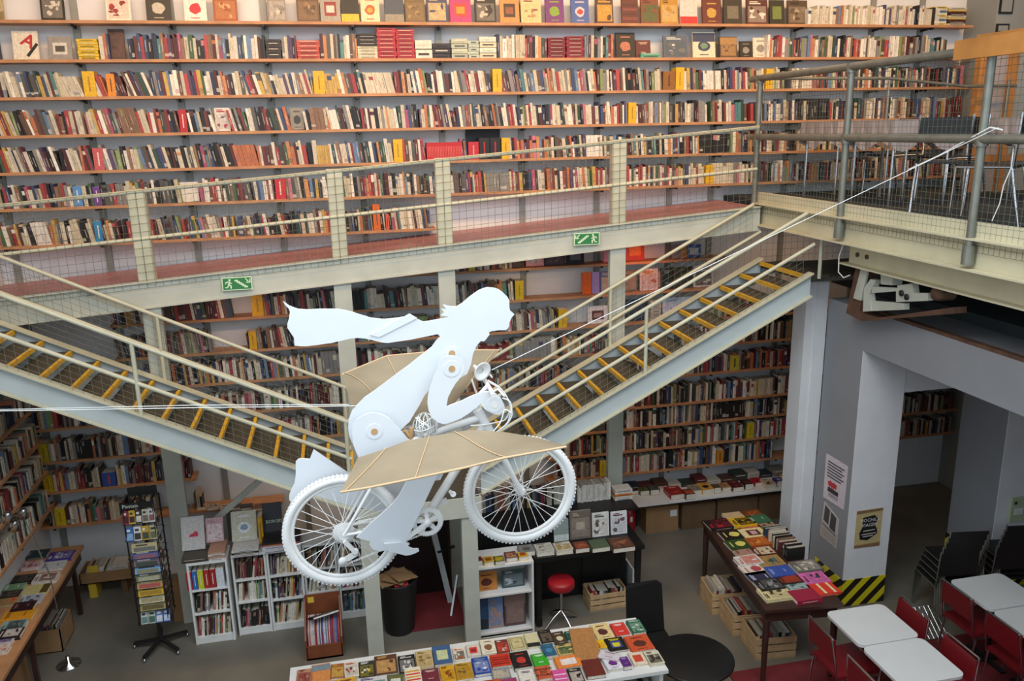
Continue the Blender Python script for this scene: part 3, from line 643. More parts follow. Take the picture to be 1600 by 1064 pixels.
def fill(P,u,n,L,seed,hr=(.185,.245),lean=0,skip=(),w=PW,tr=(.017,.048),dr=(.12,.17),block=.12):
    rnd=random.Random(seed); u=V(u);n=V(n);P=V(P); x=0; ln=lean; left=0; bc=None; bh=.2; bt=.02
    while x<L-.012:
        hit=[s for s in skip if s[0]-.004<=x<s[1]]
        if hit: x=hit[0][1]+.002; continue
        nx=min([s[0] for s in skip if s[0]>x]+[L])
        if left<=0:
            left=rnd.randint(1,9); ln=lean*rnd.uniform(.3,1.5)*(2.2-1.9*min(1,x/9))
            bc=rnd.choices(PC,w)[0] if rnd.random()<block else None; bh=rnd.uniform(*hr); bt=rnd.uniform(*tr)
        left-=1
        if bc: t,h,c=bt,bh,bc
        else: t=rnd.triangular(tr[0],tr[1],tr[0]+(tr[1]-tr[0])*.25); h=rnd.uniform(*hr); c=rnd.choices(PC,w)[0]
        if rnd.random()<.05: h*=.85
        t=min(t,nx-x)
        if t<.006: x=nx; continue
        v=rnd.uniform(.85,1.1); c=tuple(min(1,a*v) for a in c)
        spinebox(stuff,P+u*x-n*rnd.uniform(0,.02),u,n,t*.96,h,rnd.uniform(*dr),ln,c,rnd); COUNT[0]+=1
        x+=t
        if rnd.random()<.012: x+=rnd.uniform(.01,.05)
def hstack(x0,x1,z0,z1,Y,cols,n,d=.16):
    rnd=random.Random(int(x0*100)+n); th=(z1-z0)/n
    for k in range(n):
        stuff.color(cols[k%len(cols)]); j=rnd.uniform(-.004,.004); stuff.box(x0+j,Y+rnd.uniform(0,.01),z0+k*th,x1+j,Y+d,z0+(k+.9)*th); COUNT[0]+=1
        stuff.color('#d9cdb4' if k%2 else '#3a2a26'); stuff.face([(x0+.03,Y-.001,z0+(k+.35)*th),(x1-.03,Y-.001,z0+(k+.35)*th),(x1-.03,Y-.001,z0+(k+.55)*th),(x0+.03,Y-.001,z0+(k+.55)*th)])
def row(name,xa,xb,seed,lean=0,skip=(),**k):
    z=ROWS[name]; sk=[(s[0]-xa,s[1]-xa) for s in skip]
    fill((xa,D+.012,z),(1,0,0),(0,-1,0),xb-xa,seed,lean=lean,skip=sorted(sk),**k)
def pr(row,*rng): # pixel ranges -> world X ranges on that row
    z=ROWS[row]+.1; return [(pix_row(a,z,D),pix_row(b,z,D)) for a,b in rng]
X_=lambda row,x: pix_row(x,ROWS[row]+.1,D)
# ---- row A : face-out covers
gA='face-out books on the topmost shelf'; LA='standing on the topmost wall shelf'
for a in [(-4,7,'#b8a67c','b','#8a7a50'),(65,102,'#171614','x','#c9c0b0'),(167,206,'#e4dcc8','x','#b0202a','#2a2622'),(230,268,'#26221f','d','#b9b0a0'),(289,324,'#e2ddd2','d','#c02030'),(335,372,'#9a4a1c','x','#c99a68'),(420,448,'#8a847c','x','#cfc6b8','#4a4440'),(465,500,'#5a4432','x','#a9825a','#2a1d14'),(502,533,'#9a948a','p','#8a2a2a','#cfc6b8'),(534,562,'#141312','b','#c9b02a'),(565,594,'#dccda6','d','#d8521c','#f09a3a'),(602,632,'#3f4a58','b','#8a8474'),(634,665,'#6a5436','x','#9a8050'),(668,700,'#37415e','x','#c0a878'),(704,737,'#b03070','p','#c83a34','#e08a2a'),(743,776,'#1c1b1e','x','#b8b0a0'),(782,812,'#d08a4a','p','#3a2418','#8a4a2a'),(815,846,'#d9c08a','x','#b8a070','#7a3a3a'),(853,882,'#6a2a72','d','#7a9a2e'),(893,921,'#3a5a9a','d','#c8b8c0','#b03a3a'),(932,959,'#4a2f20','x','#c9963a'),(972,998,'#5a2422','s','#7a3a34','#4a1a1a'),(1002,1030,'#7a3f26','x','#3f5a30','#5a2a1a'),(1033,1060,'#b08028','x','#e0d0a0','#5a3a14'),(1063,1090,'#c9c4bc','b','#c42028'),(1098,1127,'#5e1c1a','d','#b8923a'),(1131,1160,'#1f1e1a','p','#6a6456'),(1167,1200,'#4a1618','x','#d8d0c0'),(1203,1226,'#161c10','p','#6a7a3a'),(1231,1262,'#4a3a2c','x','#b8a488','#2a201a')]:
    px_stand(a[0],a[1],'A',a[2],a[3],a[4],a[5] if len(a)>5 else None,LA,gA,h=.27)
row('A',X_('A',1264),X_('A',1470),11,0,hr=(.16,.22),w=[30,30,20,20]+[1]*24)
hstack(X_('A',1462),X_('A',1482),ROWS['A'],ROWS['A']+.21,D+.02,['#d8c060','#e0d8c0','#5f86a8','#cfc0a0'],9); hstack(X_('A',1484),X_('A',1512),ROWS['A'],ROWS['A']+.2,D+.02,['#cfc6b0','#2a2422','#5a2a20','#d8b040'],9)
# ---- row B
gB='display books on the second shelf'; LB='on the shelf below the topmost'
lA=px_stand(22,62,'B','#dcd3bf','',h=.27,group=gB,lab='cream book with red letter shape and dark bar beside a framed picture')
M_ltr=mat('letter_red','#b02a2c',.6,0,0); Mb=WM[lA.name]@Matrix.Translation(V((.14,.17,.0186))); text('letter_print','A',.17,Mb@Matrix.Rotation(-.5,4,'Z'),M_ltr,lA,bold=.004); MB().obox(Mb@Matrix.Translation(V((.03,-.08,.0)))@Matrix.Rotation(.9,4,'Z'),.15,.028,.0006).build('bar_print',M_dark,lA)
px_stand(77,114,'B','#8e8a84','p','#c9c4b8','#4a4640',h=.215,group=gB,lab='small grey framed picture leaning on the shelf below the topmost',what='framed picture')
px_stand(963,993,'B','#171412','d','#b06a50',None,LB,gB,h=.27); px_stand(994,1017,'B','#5a1f22','t','#b89a80',None,LB,gB,h=.19)
px_stand(1037,1075,'B','#4f5c6c','x','#2f3a34','#c8c8c4',LB,gB,h=.24); px_stand(1083,1118,'B','#d9cfb4','d','#4a7a9a','#8a9a5a',gB,gB,h=.28,lab='atlas with a blue globe on its pale cover, second shelf')if 0 else px_stand(1083,1118,'B','#d9cfb4','hd','#2a3a5a','#6a8a6a',LB,gB,h=.28,lab='pale atlas with navy band and a globe on its cover')
px_stand(1125,1152,'B','#57402c','xh','#a07a4a','#3a2a4a',LB,gB,h=.23); px_stand(1156,1176,'B','#191716','d','#8a8680',None,LB,gB,h=.18); px_stand(1177,1200,'B','#d6cdbc','d','#8a8478',None,LB,gB,h=.22)
px_stand(172,197,'B','#4a2f28','x','#6a4a44','#2a1a18',LB,gB,h=.29)
zB=ROWS['B']
def hs(a,b,h,cols,n): p=pr('B',(a,b))[0]; hstack(p[0],p[1],zB,zB+h,D+.015,cols,n)
hs(120,152,.19,['#dcb820'],7); hs(415,439,.19,['#37322f'],7); hs(464,499,.18,['#b8453a','#c45a48'],8); hs(559,590,.12,['#cfc8a8','#d9d2b8'],7)
p=pr('B',(559,590))[0]; hstack(p[0],p[1],zB+.12,zB+.245,D+.015,['#2a2622'],7)
hs(590,619,.30,['#a8252e','#b8343a'],15); hs(620,648,.285,['#a8252e','#b23038'],14); hs(649,675,.19,['#ddd4c2'],2); hs(676,704,.155,['#2e2c30'],3); hs(706,731,.2,['#aab3a0','#b8bda4'],4); hs(732,749,.18,['#b2bcaa'],5); hs(750,776,.22,['#d0c8a8','#dcd6c4'],4)
hs(857,884,.21,['#8a2430','#6a1a22'],11); hs(886,913,.225,['#962434','#7a1c2a'],11); hs(1003,1033,.05,['#5aa68a'],2)
sk=pr('B',(-10,118),(118,154),(170,199),(414,440),(463,500),(558,777),(856,914),(960,1200))
row('B',-3.39,X_('B',1480),21,0,sk); 
# ---- spine rows with their conspicuous yellow, red and orange volumes
gY='conspicuous thick volumes among the spines'
def row_marked(name,xa,xb,seed,lean,marks,extra=(),**k):
    sk=[]
    for a,b,c,h,sp in marks:
        loc={'C':'on the third shelf from the top','D':'on the fourth shelf from the top','E':'on the shelf of the long red set','F':'on the shelf behind the ramp handrail','G':'on the short shelf above the red ramp floor'}.get(name,k.get('loc','on a shelf under the ramp'))
        spine_book(a,b,name,c,h,loc,gY,sp); sk+=pr(name,(a-.5,b+.5))
    kk={q:v for q,v in k.items() if q!='loc'}
    row(name,xa,xb,seed,lean,sk+pr(name,*extra),**kk)
row_marked('C',-3.39,7.55,31,-.13,[(130,149,'#dcae1c',.235,'#a87f16'),(167,180,'#dc8a2a',.21,'#6a3a10'),(490,507,'#dcab1a',.225,'#a87f16'),(770,784,'#dcae1c',.235,'#a87f16'),(1036,1055,'#8a5a22',.2,'#5a3a14'),(1056,1069,'#dcab1a',.24,'#a87f16'),(1197,1208,'#dcae1c',.22,'#a87f16')],[(0,11)])
px_stand(0,11,'C','#e0d8c8','b','#8a9aa8',None,'on the third shelf from the top',gY,h=.23)
row_marked('D',-3.39,7.55,41,-.09,[(982,994,'#dcab1a',.225,'#a87f16'),(280,292,'#b3252e',.22,'#e0c8b0')],[(338,361),(455,477)])
px_stand(338,361,'D','#d8d0c4','x','#5a5a6a','#b02a30','on the fourth shelf from the top',gY,h=.23,tilt=.05); px_stand(455,476,'D','#8a857a','d','#3a3834',None,'on the fourth shelf from the top',gY,h=.22,tilt=.05)
E_=pr('E',(667,722))[0]
row_marked('E',-3.39,7.55,51,-.08,[(146,162,'#c05a5c',.215,'#e8c8b8'),(615,629,'#dcae1c',.235,'#a87f16'),(732,748,'#b82a38',.19,'#d88a80'),(749,765,'#1e1d1f',.23,'#a8221e'),(766,782,'#1c1b1d',.23,'#a8221e'),(784,797,'#dcae1c',.225,'#a87f16')],[(666,723)])
tt=(E_[1]-E_[0])/22
for k in range(22):
    p=E_[0]+k*tt; M=Matrix(((0,0,1,p),(1,0,0,D+.012),(0,1,0,ROWS['E']),(0,0,0,1)))
    book(M,.14,.19,tt*.95,'#bd2226',lab='slim bright red volume in the long matching red set',group='long red book set',spine='#e0a090')
MB_bb=px_stand(729,782,'E','#121213','',lab='wide black slipcase standing behind the black and red volumes',group=gY,h=.36,Y=D+.21,tilt=.0)
row_marked('F',-3.39,7.6,61,-.05,[(1103,1115,'#dcae1c',.215,'#a87f16'),(430,446,'#c02a34',.23,'#e8c8b8'),(115,128,'#5b8fc4',.2,'#e0e0e0'),(146,157,'#6a3f86',.19,'#d8c8d8')],[(283,312)])
px_stand(283,312,'F','#d6cfc2','n','#d6cfc2',None,lab='blank white board propped among spines behind the ramp handrail',group=gY,h=.2,tilt=.03,what='book')
row_marked('G',-3.39,1.0,71,-.07,[(148,160,'#2f86b8',.22,'#d8e0e0'),(583,594,'#d8661c',.28,'#5a2410'),(603,608,'#d85a3a',.17,'#5a2410')])
# ---- under the ramp
row_marked('k8',.35,1.9,81,0,[(732,742,'#d8b81c',.17,'#a87f16')])
LU='on the shelf directly under the ramp'; gU='face-out books under the ramp'
for a in [(790,819,'#2a1a18','x','#5a3028'),(822,850,'#d88a94','x','#f0e0d8','#8a3038'),(851,883,'#33262a','x','#8a4a5a','#5a6a5a'),(886,913,'#141114','p','#6a6470'),(943,960,'#c87a98','x','#8aa088','#d83a8a'),(978,1007,'#b02a1c','p','#d8661c'),(1050,1064,'#8a8078','n',''),(1064,1073,'#c8843a','n',''),(1073,1096,'#3a5a9a','p','#c8ccd0')]:
    px_stand(a[0],a[1],'k8',a[2],a[3] if a[3]!='n' else '',a[4] or '#fff',a[5] if len(a)>5 else None,LU,gU,h=.155 if a[0]>1040 else (.27 if a[0] in(943,978) else .2),tilt=.1)
row_marked('k9',-2.35,1.95,91,-.04,[(393,411,'#dca41c',.24,'#a87f16'),(805,818,'#c8b01c',.22,'#a87f16')],[(362,392)],w=COOL)
for a in [(910,924,'#d8641c','',''),(925,937,'#9a8cc8','',''),(938,961,'#4a6a9a','x','#b8a890'),(970,996,'#6a6456','x','#a08a78'),(1000,1028,'#d8cfc8','tx','#a84a5a','#c87a3a'),(1033,1050,'#1f3434','t','#6a8a8a'),(1051,1082,'#33382e','x','#4a5a4a'),(1084,1114,'#d4d0c8','x','#2a2624','#8a8680')]:
    px_stand(a[0],a[1],'k9',a[2],a[3],a[4] or '#fff',a[5] if len(a)>5 else None,'on the shelf below the orange-lit one',gU,h=.255,tilt=.08)
row_marked('k10',-2.35,2.45,101,-.06,[(389,401,'#dca41c',.2,'#a87f16'),(873,886,'#d0a41c',.22,'#a87f16')],[(330,386)],w=COOL)
px_stand(919,950,'k10','#e0dcd8','p','#5a3434','#a8847c',lab='white framed photograph standing on a shelf under the ramp',group=gU,h=.21,tilt=.1,what='framed picture')
px_stand(949,960,'k10','#2f4a6a','h','#d8b82a',None,'next to the framed photograph',gU,h=.25); px_stand(975,1012,'k10','#23303f','x','#3f5060',None,'next to a stack of pale books',gU,h=.26); px_stand(1036,1082,'k10','#c8cdd6','xb','#5f86b8','#8a94a4','next to a stack of pale books',gU,h=.25,tilt=.2)
p=pr('k10',(1018,1034))[0]; hstack(p[0],p[1],ROWS['k10'],ROWS['k10']+.24,D+.02,['#cfc8b8','#b8b0a0'],9)
row('k11',-2.15,3.15,111,-.03,w=COOL); row('k12',-1.55,2.65,121,.0,w=COOL); row('k13',-.85,.08,131,0,w=COOL)
row_marked('l1',-3.3,-1.85,141,0,[],w=COOL); row_marked('l2',-3.3,-1.8,151,0,[(61,75,'#cdb42a',.21,'#a87f16')],loc='beside the left corner',w=COOL)
row_marked('l3',-3.3,-1.8,161,0,[(68,82,'#cdae1e',.2,'#a87f16'),(160,181,'#2f4fa0',.16,'#c84a2a')],loc='beside the left corner',w=COOL)
row_marked('l4',-3.3,-2.2,171,0,[(86,102,'#d0b81e',.2,'#a87f16')],loc='on the lowest corner shelf',w=COOL)
row('l5',-1.8,-1.72,175,0,w=COOL)
for i,(a,b,c) in enumerate([(308,322,'#cfc8b8'),(325,342,'#b8b0a8'),(345,358,'#d8d0c4'),(360,376,'#3a4254'),(377,394,'#2f3444'),(396,416,'#b0703a')]):
    px_lying(a,b,786,794,ROWS['l5'],c,'x','#4a4a50',None,'lying on the low shelf behind the white bookcases','flat books behind the bookcases',t=.03,ratio=.9)
for nm,a,seed in (('kr10',4.35,201),('kr11',3.95,202),('kr12',3.05,203),('kr13',2.95,204),('r14',2.75,205)): row(nm,a,5.95,seed,0,w=COOL)
row_marked('r15',2.35,5.95,206,0,[(1167,1178,'#d0b81e',.21,'#a87f16')],loc='low under the right stair',w=COOL); row_marked('r16',2.4,5.3,207,0,[(937,947,'#d0b81e',.2,'#a87f16'),(1120,1130,'#c8822a',.18,'#5a3010')],loc='on the lowest shelf under the right stair',w=COOL)
spine_book(1141,1155,'kr12','#c8b83a',.19,'high under the right stair',gY)
# left wall rows
for i,z in enumerate(LROWS):
    fill((LX-.02,5.65,z),(0,1,0),(1,0,0),3.15,300+i,hr=(.17,.23),w=[12,10,8,8]+[w*.5 for w in COOL[4:]])
# cafe back shelves
for i,z in enumerate((1.18,.85,1.52)): 
    o=thing('cafe_shelf','dark shelf board of books in the cafe, '+('middle','lower','upper')[i]+' of three','shelf',(7.4,8.9,z-.03),'cafe wall shelves'); MB().box(6.1,D,z-.03,8.0,WY-.01,z).build('board',M_wood,o); fill((6.15,D+.01,z),(1,0,0),(0,-1,0),1.8,320+i,w=PW)
# ---- book tables
FT=.85; LF='lying on the white front table'; gF='books lying on the white front table'
FB=[(464,487,1046,1066,'#b98a6a','x','#8a3a3a'),(488,516,1038,1064,'#d68a4a','h','#7a8a90'),(517,538,1036,1060,'#a8622e','x','#c9a24a'),(538,560,1031,1060,'#e2d8c4','x','#4a4a4e','#c84a3a'),(561,585,1033,1058,'#33362c','x','#d8c02a','#e0e0d8'),(586,620,1024,1052,'#5e3a28','x','#c99a5a'),(623,649,1024,1050,'#1d1b1b','x','#d8d4cc'),(525,556,1060,1082,'#e0a52a','t','#6a3a1a'),(558,605,1058,1082,'#d8d4d0','x','#2f8a8a','#5a4a7a'),(606,631,1054,1078,'#6a6a3a','p','#e0dccc'),(650,676,1017,1042,'#c9b07a','x','#8a6a3a'),(677,705,1009,1036,'#3f5f8a','p','#c8cf9a'),(708,727,1010,1034,'#e6dcc4','x','#3a3a3a','#e06a2a'),(729,750,1007,1024,'#d8cfc0','p','#e2452a','#8a2a3a'),(751,774,999,1021,'#e8dfc6','d','#8a5a3a'),(775,795,999,1020,'#7a3a2a','x','#c43a2a','#e0d0b8'),(796,820,995,1014,'#cfc08a','f','#8a7a3a'),(821,842,990,1010,'#d8cfa0','b','#2a2824'),(633,658,1043,1066,'#efe6cf','s','#e0452a','#e8a02a'),(660,686,1045,1066,'#7a2a3a','t','#d0b8a0'),(688,711,1040,1064,'#e0a81e','x','#8a4a14'),(712,738,1036,1060,'#c9962a','x','#7a5a1e'),(739,765,1027,1052,'#2348a0','tx','#e0e4ec','#7a93b4'),(767,797,1022,1040,'#d83a26','s','#7a1a14','#a82418'),(768,797,1042,1060,'#8a8f90','x','#c9b9a0'),(757,784,1062,1080,'#d85a2a','x','#2a1a14'),(786,810,1060,1080,'#a83a6a','p','#7a4a2a'),(800,828,1018,1042,'#1a1717','d','#c83a2a'),(811,836,1046,1070,'#ece4d4','t','#6a5a7a'),(843,863,984,1004,'#1e1c1b','x','#6a5a4a'),(864,884,987,1006,'#4a3a2a','d','#d8cba8'),(885,896,983,1002,'#1f5a4a','t','#a8c8b8'),(927,955,974,998,'#e3c98a','d','#5a2a2a'),(957,980,973,992,'#d83a30','t','#f0d8d0'),(983,1005,968,988,'#2f6a4a','x','#c8d8c8'),(848,867,1006,1024,'#2f5f7a','d','#4a86a8'),(870,899,1006,1022,'#d9b96a','x','#2f5a3a'),(832,856,1021,1040,'#3fae2e','t','#e8f0e0'),(868,908,1024,1042,'#ee8a3a','p','#f0e0d8'),(927,946,1000,1013,'#e8c01e','x','#c83a1e'),(948,977,996,1016,'#1c1a16','pt','#3a4a8a','#d8c82a'),(980,1017,992,1016,'#d0552f','d','#5a2f22'),(944,970,1024,1045,'#e4e0e4','d','#6a2a7a'),(971,983,1024,1043,'#5f2a7a','t','#b89ac8'),(985,1008,1018,1038,'#e6d2b8','p','#cf4a30'),(1010,1034,1017,1037,'#e0d6b8','x','#3a322a'),(912,942,1030,1055,'#6e2a20','',''),(864,886,1046,1064,'#e85aa0','s','#f4d8e4','#e85aa0'),(889,911,1044,1066,'#2a2624','x','#c9b9a9')]
for i,a in enumerate(FB):
    ratio=.75 if a[1]-a[0]>34 else 1.3
    px_lying(a[0]+.6,a[1]-.6,a[2],a[3],FT,a[4],a[5],a[6] or '#fff',a[7] if len(a)>7 else None,LF,gF,t=.012+.006*(i%4)+i*.0002,rot=random.uniform(-.04,.04),ratio=ratio,sc_=1.05)
ft=px_lying(838,861,1040,1060,FT,'#d8603a','',loc='',group=gF,t=.03); ft['label']='orange-red paperback titled CHOQUE DO FUTURO on the white front table'
c=atZ(849.5,1050,FT+.0315)
for i,s in enumerate(('CHOQUE','DO','FUTURO')): text('title_lettering',s,.034,TR(c.x,c.y+.035-.035*i,FT+.0312),mat('title_black','#1a1210',.6,0,0),ft,bold=.001)
c=atZ(915,1003,FT+.06); book(TR(c.x,c.y,FT+.035,-.12,.12)@Matrix.Translation(V((-.11,-.18,0))),.2,.36,.015,'#b07a46','',lab='large plain tan folder lying across the white front table',group=gF)
c=atZ(953,1021,FT+.06); book(TR(c.x,c.y,FT+.034,-.55)@Matrix.Translation(V((-.09,-.05,0))),.17,.1,.008,'#d8ccd0','t','#8a7a80',lab='pale pink pamphlet lying askew on the white front table',group=gF)
RTZ=.78; LR='lying on the dark wooden table'; gR='books lying on the dark wooden table'
for i,a in enumerate([(1104,1144,810,826,'#2a1a1a','x','#b01f2f'),(1132,1162,801,810,'#d2b080','',''),(1142,1178,809,820,'#e0b21a','x','#2a2218'),(1150,1186,817,827,'#c07a4a','x','#c83a2a','#6a6660'),(1160,1190,798,806,'#6a3a1a','x','#b05a24'),(1169,1201,806,814,'#3a6a4a','t','#a8c0a0'),(1182,1210,815,825,'#b58a6a','x','#3a3430'),(1126,1164,826,843,'#251a16','d','#d8cf6a'),(1158,1195,826,838,'#e2d29a','p','#5a2a26','#c8a0a0'),(1196,1224,829,840,'#3a2020','x','#6a3a3a'),(1136,1174,843,856,'#2f4a22','d','#d8cf6a'),(1168,1202,840,851,'#a8501e','x','#d88a3a'),(1146,1178,856,866,'#a88070','t','#6a4a40'),(1176,1210,853,867,'#5a2a28','x','#d8c4a0'),(1151,1188,869,880,'#d8d4cc','x','#c8705a'),(1159,1199,881,896,'#ddd4c4','d','#b04a50'),(1182,1222,868,884,'#b08a50','x','#3a2a1a','#3f8a8a'),(1199,1238,885,898,'#3a52a0','t','#8a9ad0'),(1169,1210,895,907,'#2f3048','t','#b0b0c8'),(1212,1250,898,909,'#3a1a12','x','#a03a1e'),(1182,1222,907,918,'#231e1c','x','#8a8a86'),(1223,1262,909,921,'#a9b5ac','x','#3f5f66'),(1189,1234,918,934,'#d8c890','x','#3a322a'),(1237,1278,922,936,'#9a1a38','',''),(1264,1307,912,926,'#dc3a22','s','#e8d8a8','#dc3a22'),(1252,1292,896,908,'#d86aa8','x','#3a2a34'),(1238,1280,877,890,'#6a665e','x','#d8d0bc')]):
    px_lying(a[0],a[1],a[2],a[3],RTZ,a[4],a[5],a[6] or '#fff',a[7] if len(a)>7 else None,LR,gR,t=.02+.008*(i%3),rot=random.uniform(-.03,.03),land=True,sc_=1.03)
p=atZ(1222,855,.78); fill((p.x-.1,6.55,.782),(0,1,0),(-1,0,0),.48,401,hr=(.12,.15),dr=(.18,.2),tr=(.02,.035))
LT='lying on the side table along the left wall'; gL='books lying on the left side table'
for i,a in enumerate([(42,73,857,873,'#2a4248','t','#8aa0a0'),(78,112,861,874,'#4a3a86','x','#d8d4e0'),(38,64,876,887,'#d8c0bc','x','#a82a30'),(66,99,877,889,'#c8c4c0','t','#6a6a78'),(22,52,898,909,'#1e1c1a','x','#4a443e'),(56,88,894,909,'#d4c8bc','x','#7a4a34'),(8,36,912,921,'#7a9a72','t','#d8e0d0'),(40,74,913,927,'#c8b878','b','#5a4a24'),(4,30,923,932,'#2e2620','x','#6a5a48'),(33,64,929,940,'#b8b8bc','x','#4a4a54'),(0,28,934,943,'#a88a5a','x','#c85a2a'),(22,52,941,951,'#33181a','t','#8a5a50'),(8,50,952,968,'#d8921e','t','#8a5a10'),(4,38,970,982,'#8aa09c','x','#3a4a48'),(0,32,982,995,'#241e20','x','#c8c0b8'),(-6,20,993,1004,'#d8d0d4','x','#5a3a6a'),(-12,12,1006,1020,'#d8d0c4','x','#c84a2a')]):
    px_lying(a[0],a[1],a[2],a[3],.75,a[4],a[5],a[6],None,LT,gL,t=.02+.007*(i%3)+i*.0003,land=True,sc_=1.03)
LD='lying on the low white display board'; gD='books on the low display board'
for i,a in enumerate([(980,995,758,768,'#4a2420','x','#2a1614'),(997,1012,758,768,'#5a6a3a','x','#3a4424'),(1013,1027,757,766,'#33383a','x','#5a6064'),(1028,1041,755,763,'#c8c8bc','t','#8a8a80'),(1042,1066,760,772,'#a02a26','t','#d8a098'),(1068,1083,764,772,'#4a2a22','x','#c85a34'),(1078,1096,756,767,'#b0a894','x','#7a7264'),(1092,1112,754,765,'#d8a84a','d','#1e1a14'),(1113,1124,754,764,'#5a4a3a','t','#8a7a64'),(1125,1139,753,763,'#c09a70','x','#8a5a34'),(1140,1158,751,762,'#5a1c1e','t','#a8605a'),(1160,1174,748,757,'#3a1c18','x','#7a3a30'),(1175,1190,745,755,'#cc2236','x','#2a1014'),(1192,1209,748,758,'#d8c8a4','x','#5a3a1e'),(1210,1222,744,753,'#3a3a78','d','#b0b0d0'),(1223,1238,740,747,'#d8a864','','')]):
    px_lying(a[0],a[1],a[2],a[3],.47,a[4],a[5],a[6] or '#fff',None,LD,gD,t=.05+.012*(i%3),ratio=1.28,sc_=1.02)
LK='lying on the ledge of the black cabinet'; gK='books on the black cabinet'
for a in [(810,834,851,862,'#8a8680','d','#5a5650'),(836,864,848,862,'#cfc8b8','x','#8a8274'),(866,893,846,860,'#d4ccba','x','#a8863a'),(896,919,845,858,'#6a2f22','x','#b86a44'),(921,950,842,856,'#4a5a40','',''),(952,988,841,854,'#4a3024','x','#8a5434')]:
    px_lying(*a[:4],.80,a[4],a[5],a[6] or '#fff',None,LK,gK,t=.05,ratio=.95)
gKs='books standing on the black cabinet'
for a in [(866,889,'#8a9490','b','#c8ccc4',.24),(891,924,'#6e6258','xp','#8a7c70','#b0a08c',.31),(926,952,'#ddd9d2','x','#8a7464','#2a2622',.26),(955,980,'#dcdad8','x','#6a6a6a','#6a2a34',.25)]:
    px_stand(a[0],a[1],None,a[2],a[3],a[4],a[5] if len(a)>6 else None,'standing on the ledge of the black cabinet',gKs,h=a[-1],Y=7.44,z=.80,tilt=.1)
LM='lying on top of the white display bookcase'; gM='small books on the display bookcase'
for a in [(741,753,866,880,'#8a2a2c','x','#5a1a1c'),(755,771,867,880,'#d0a02a','p','#8a4a1e'),(772,787,866,879,'#4a5024','x','#c8a82a'),(789,807,860,873,'#6a3a44','x','#c88a5a'),(809,824,860,871,'#d8a82a','p','#a84a24')]:
    px_lying(*a[:4],.80,a[4],a[5],a[6],None,LM,gM,t=.045,ratio=1.1)
gMs='books in the white display bookcase'
for a in [(744,777,.47,'#c8803a','d','#5a2a20',.2),(785,820,.47,'#3a4a4c','x','#a8b0b4',.19),(744,763,.03,'#2f4a6e','b','#1e2a3a',.37),(764,787,.03,'#6a86b0','bx','#b08a74',.33),(789,822,.03,'#5a4040','xh','#8a7068',.37)]:
    px_stand(a[0],a[1],None,a[3],a[4],a[5],None,'standing inside the white display bookcase',gMs,h=a[6],Y=7.24,z=a[2],tilt=.06)
gT='display books on the low white bookcases'
sb_=px_stand(285,321,None,'#cdc6c2','',h=.33,Y=7.9,z=.95,tilt=.3,group=gT,lab='pale grey book with a red shoe shape on the white bookcase')
b=MB().color('#c83244'); b.face([WM[sb_.name]@V((x,y,.0186)) for x,y in ((.07,.13),(.15,.13),(.16,.145),(.155,.175),(.13,.185),(.11,.165),(.08,.155))]); b.build('shoe_print',M_print,sb_)
for a_ in ((291,300,'#b8303a'),(301,308,'#2f6ab8'),(309,318,'#c8cc2a'),(319,327,'#b02a2a'),(328,337,'#a82428'),(338,350,'#d4d8e2')): spine_book(a_[0],a_[1],None,a_[2],.2,'in the first white bookcase','wide spines in the first white bookcase','#e0dccc',Y=7.745,z=.6)
px_stand(323,350,None,'#c8a0a4','x','#e0d0d0','#a87a80',h=.24,Y=7.92,z=1.0,tilt=.35,group=gT,lab='pink book with a pale picture on the white bookcase')
px_stand(363,402,None,'#cfcbb4','d','#e8eaec','#8aa0b4',h=.3,Y=7.93,z=.97,tilt=.35,group=gT,lab='greenish white book with a pale oval on the white bookcase')
bo=px_stand(412,442,None,'#2e2d31','',h=.29,Y=7.95,z=1.03,tilt=.3,group=gT,lab='charcoal book titled BORGES standing on a stack on the white bookcase')
MW=WM[bo.name]; text('title_lettering','BORGES',.045,MW@Matrix.Translation(V((.11,.10,.0195))),M_pale,bo)
spine_book(404,411,None,'#d8a01c',.3,'beside the charcoal BORGES book',gT,Y=7.9,z=.93)
def flat_stack(x0,x1,z0,n,cols,Y,g=gT): p=pix_row(x0,z0,Y); q=pix_row(x1,z0,Y); hstack(p,q,z0,z0+.022*n,Y,cols,n,.26)
flat_stack(283,325,.905,2,['#4a443c'],7.72); flat_stack(326,352,.905,4,['#d8d4d0','#b88a70'],7.72); flat_stack(362,404,.905,3,['#d8d4ce','#2a2826'],7.74); flat_stack(410,470,.905,5,['#dcdce4','#d8d8e0','#dcdce4','#b8583a','#28262a'],7.74)
# boxes of white volumes & orange stack on the cabinet hutch
p0,p1=pix_row(903,1.0,7.9),pix_row(955,1.0,7.9); fill((p0,7.9,.98),(1,0,0),(0,-1,0),p1-p0,420,hr=(.2,.2),w=[0,0,0,1]+[0]*24,tr=(.02,.02)); p2,p3=pix_row(959,1.0,7.9),pix_row(986,1.0,7.9); hstack(p2,p3,.98,1.1,7.85,['#d8d4cc','#cfc8bc','#e0741c'],5)
fill((1.15,7.92,.98),(1,0,0),(0,-1,0),p0-1.17,421,w=COOL)
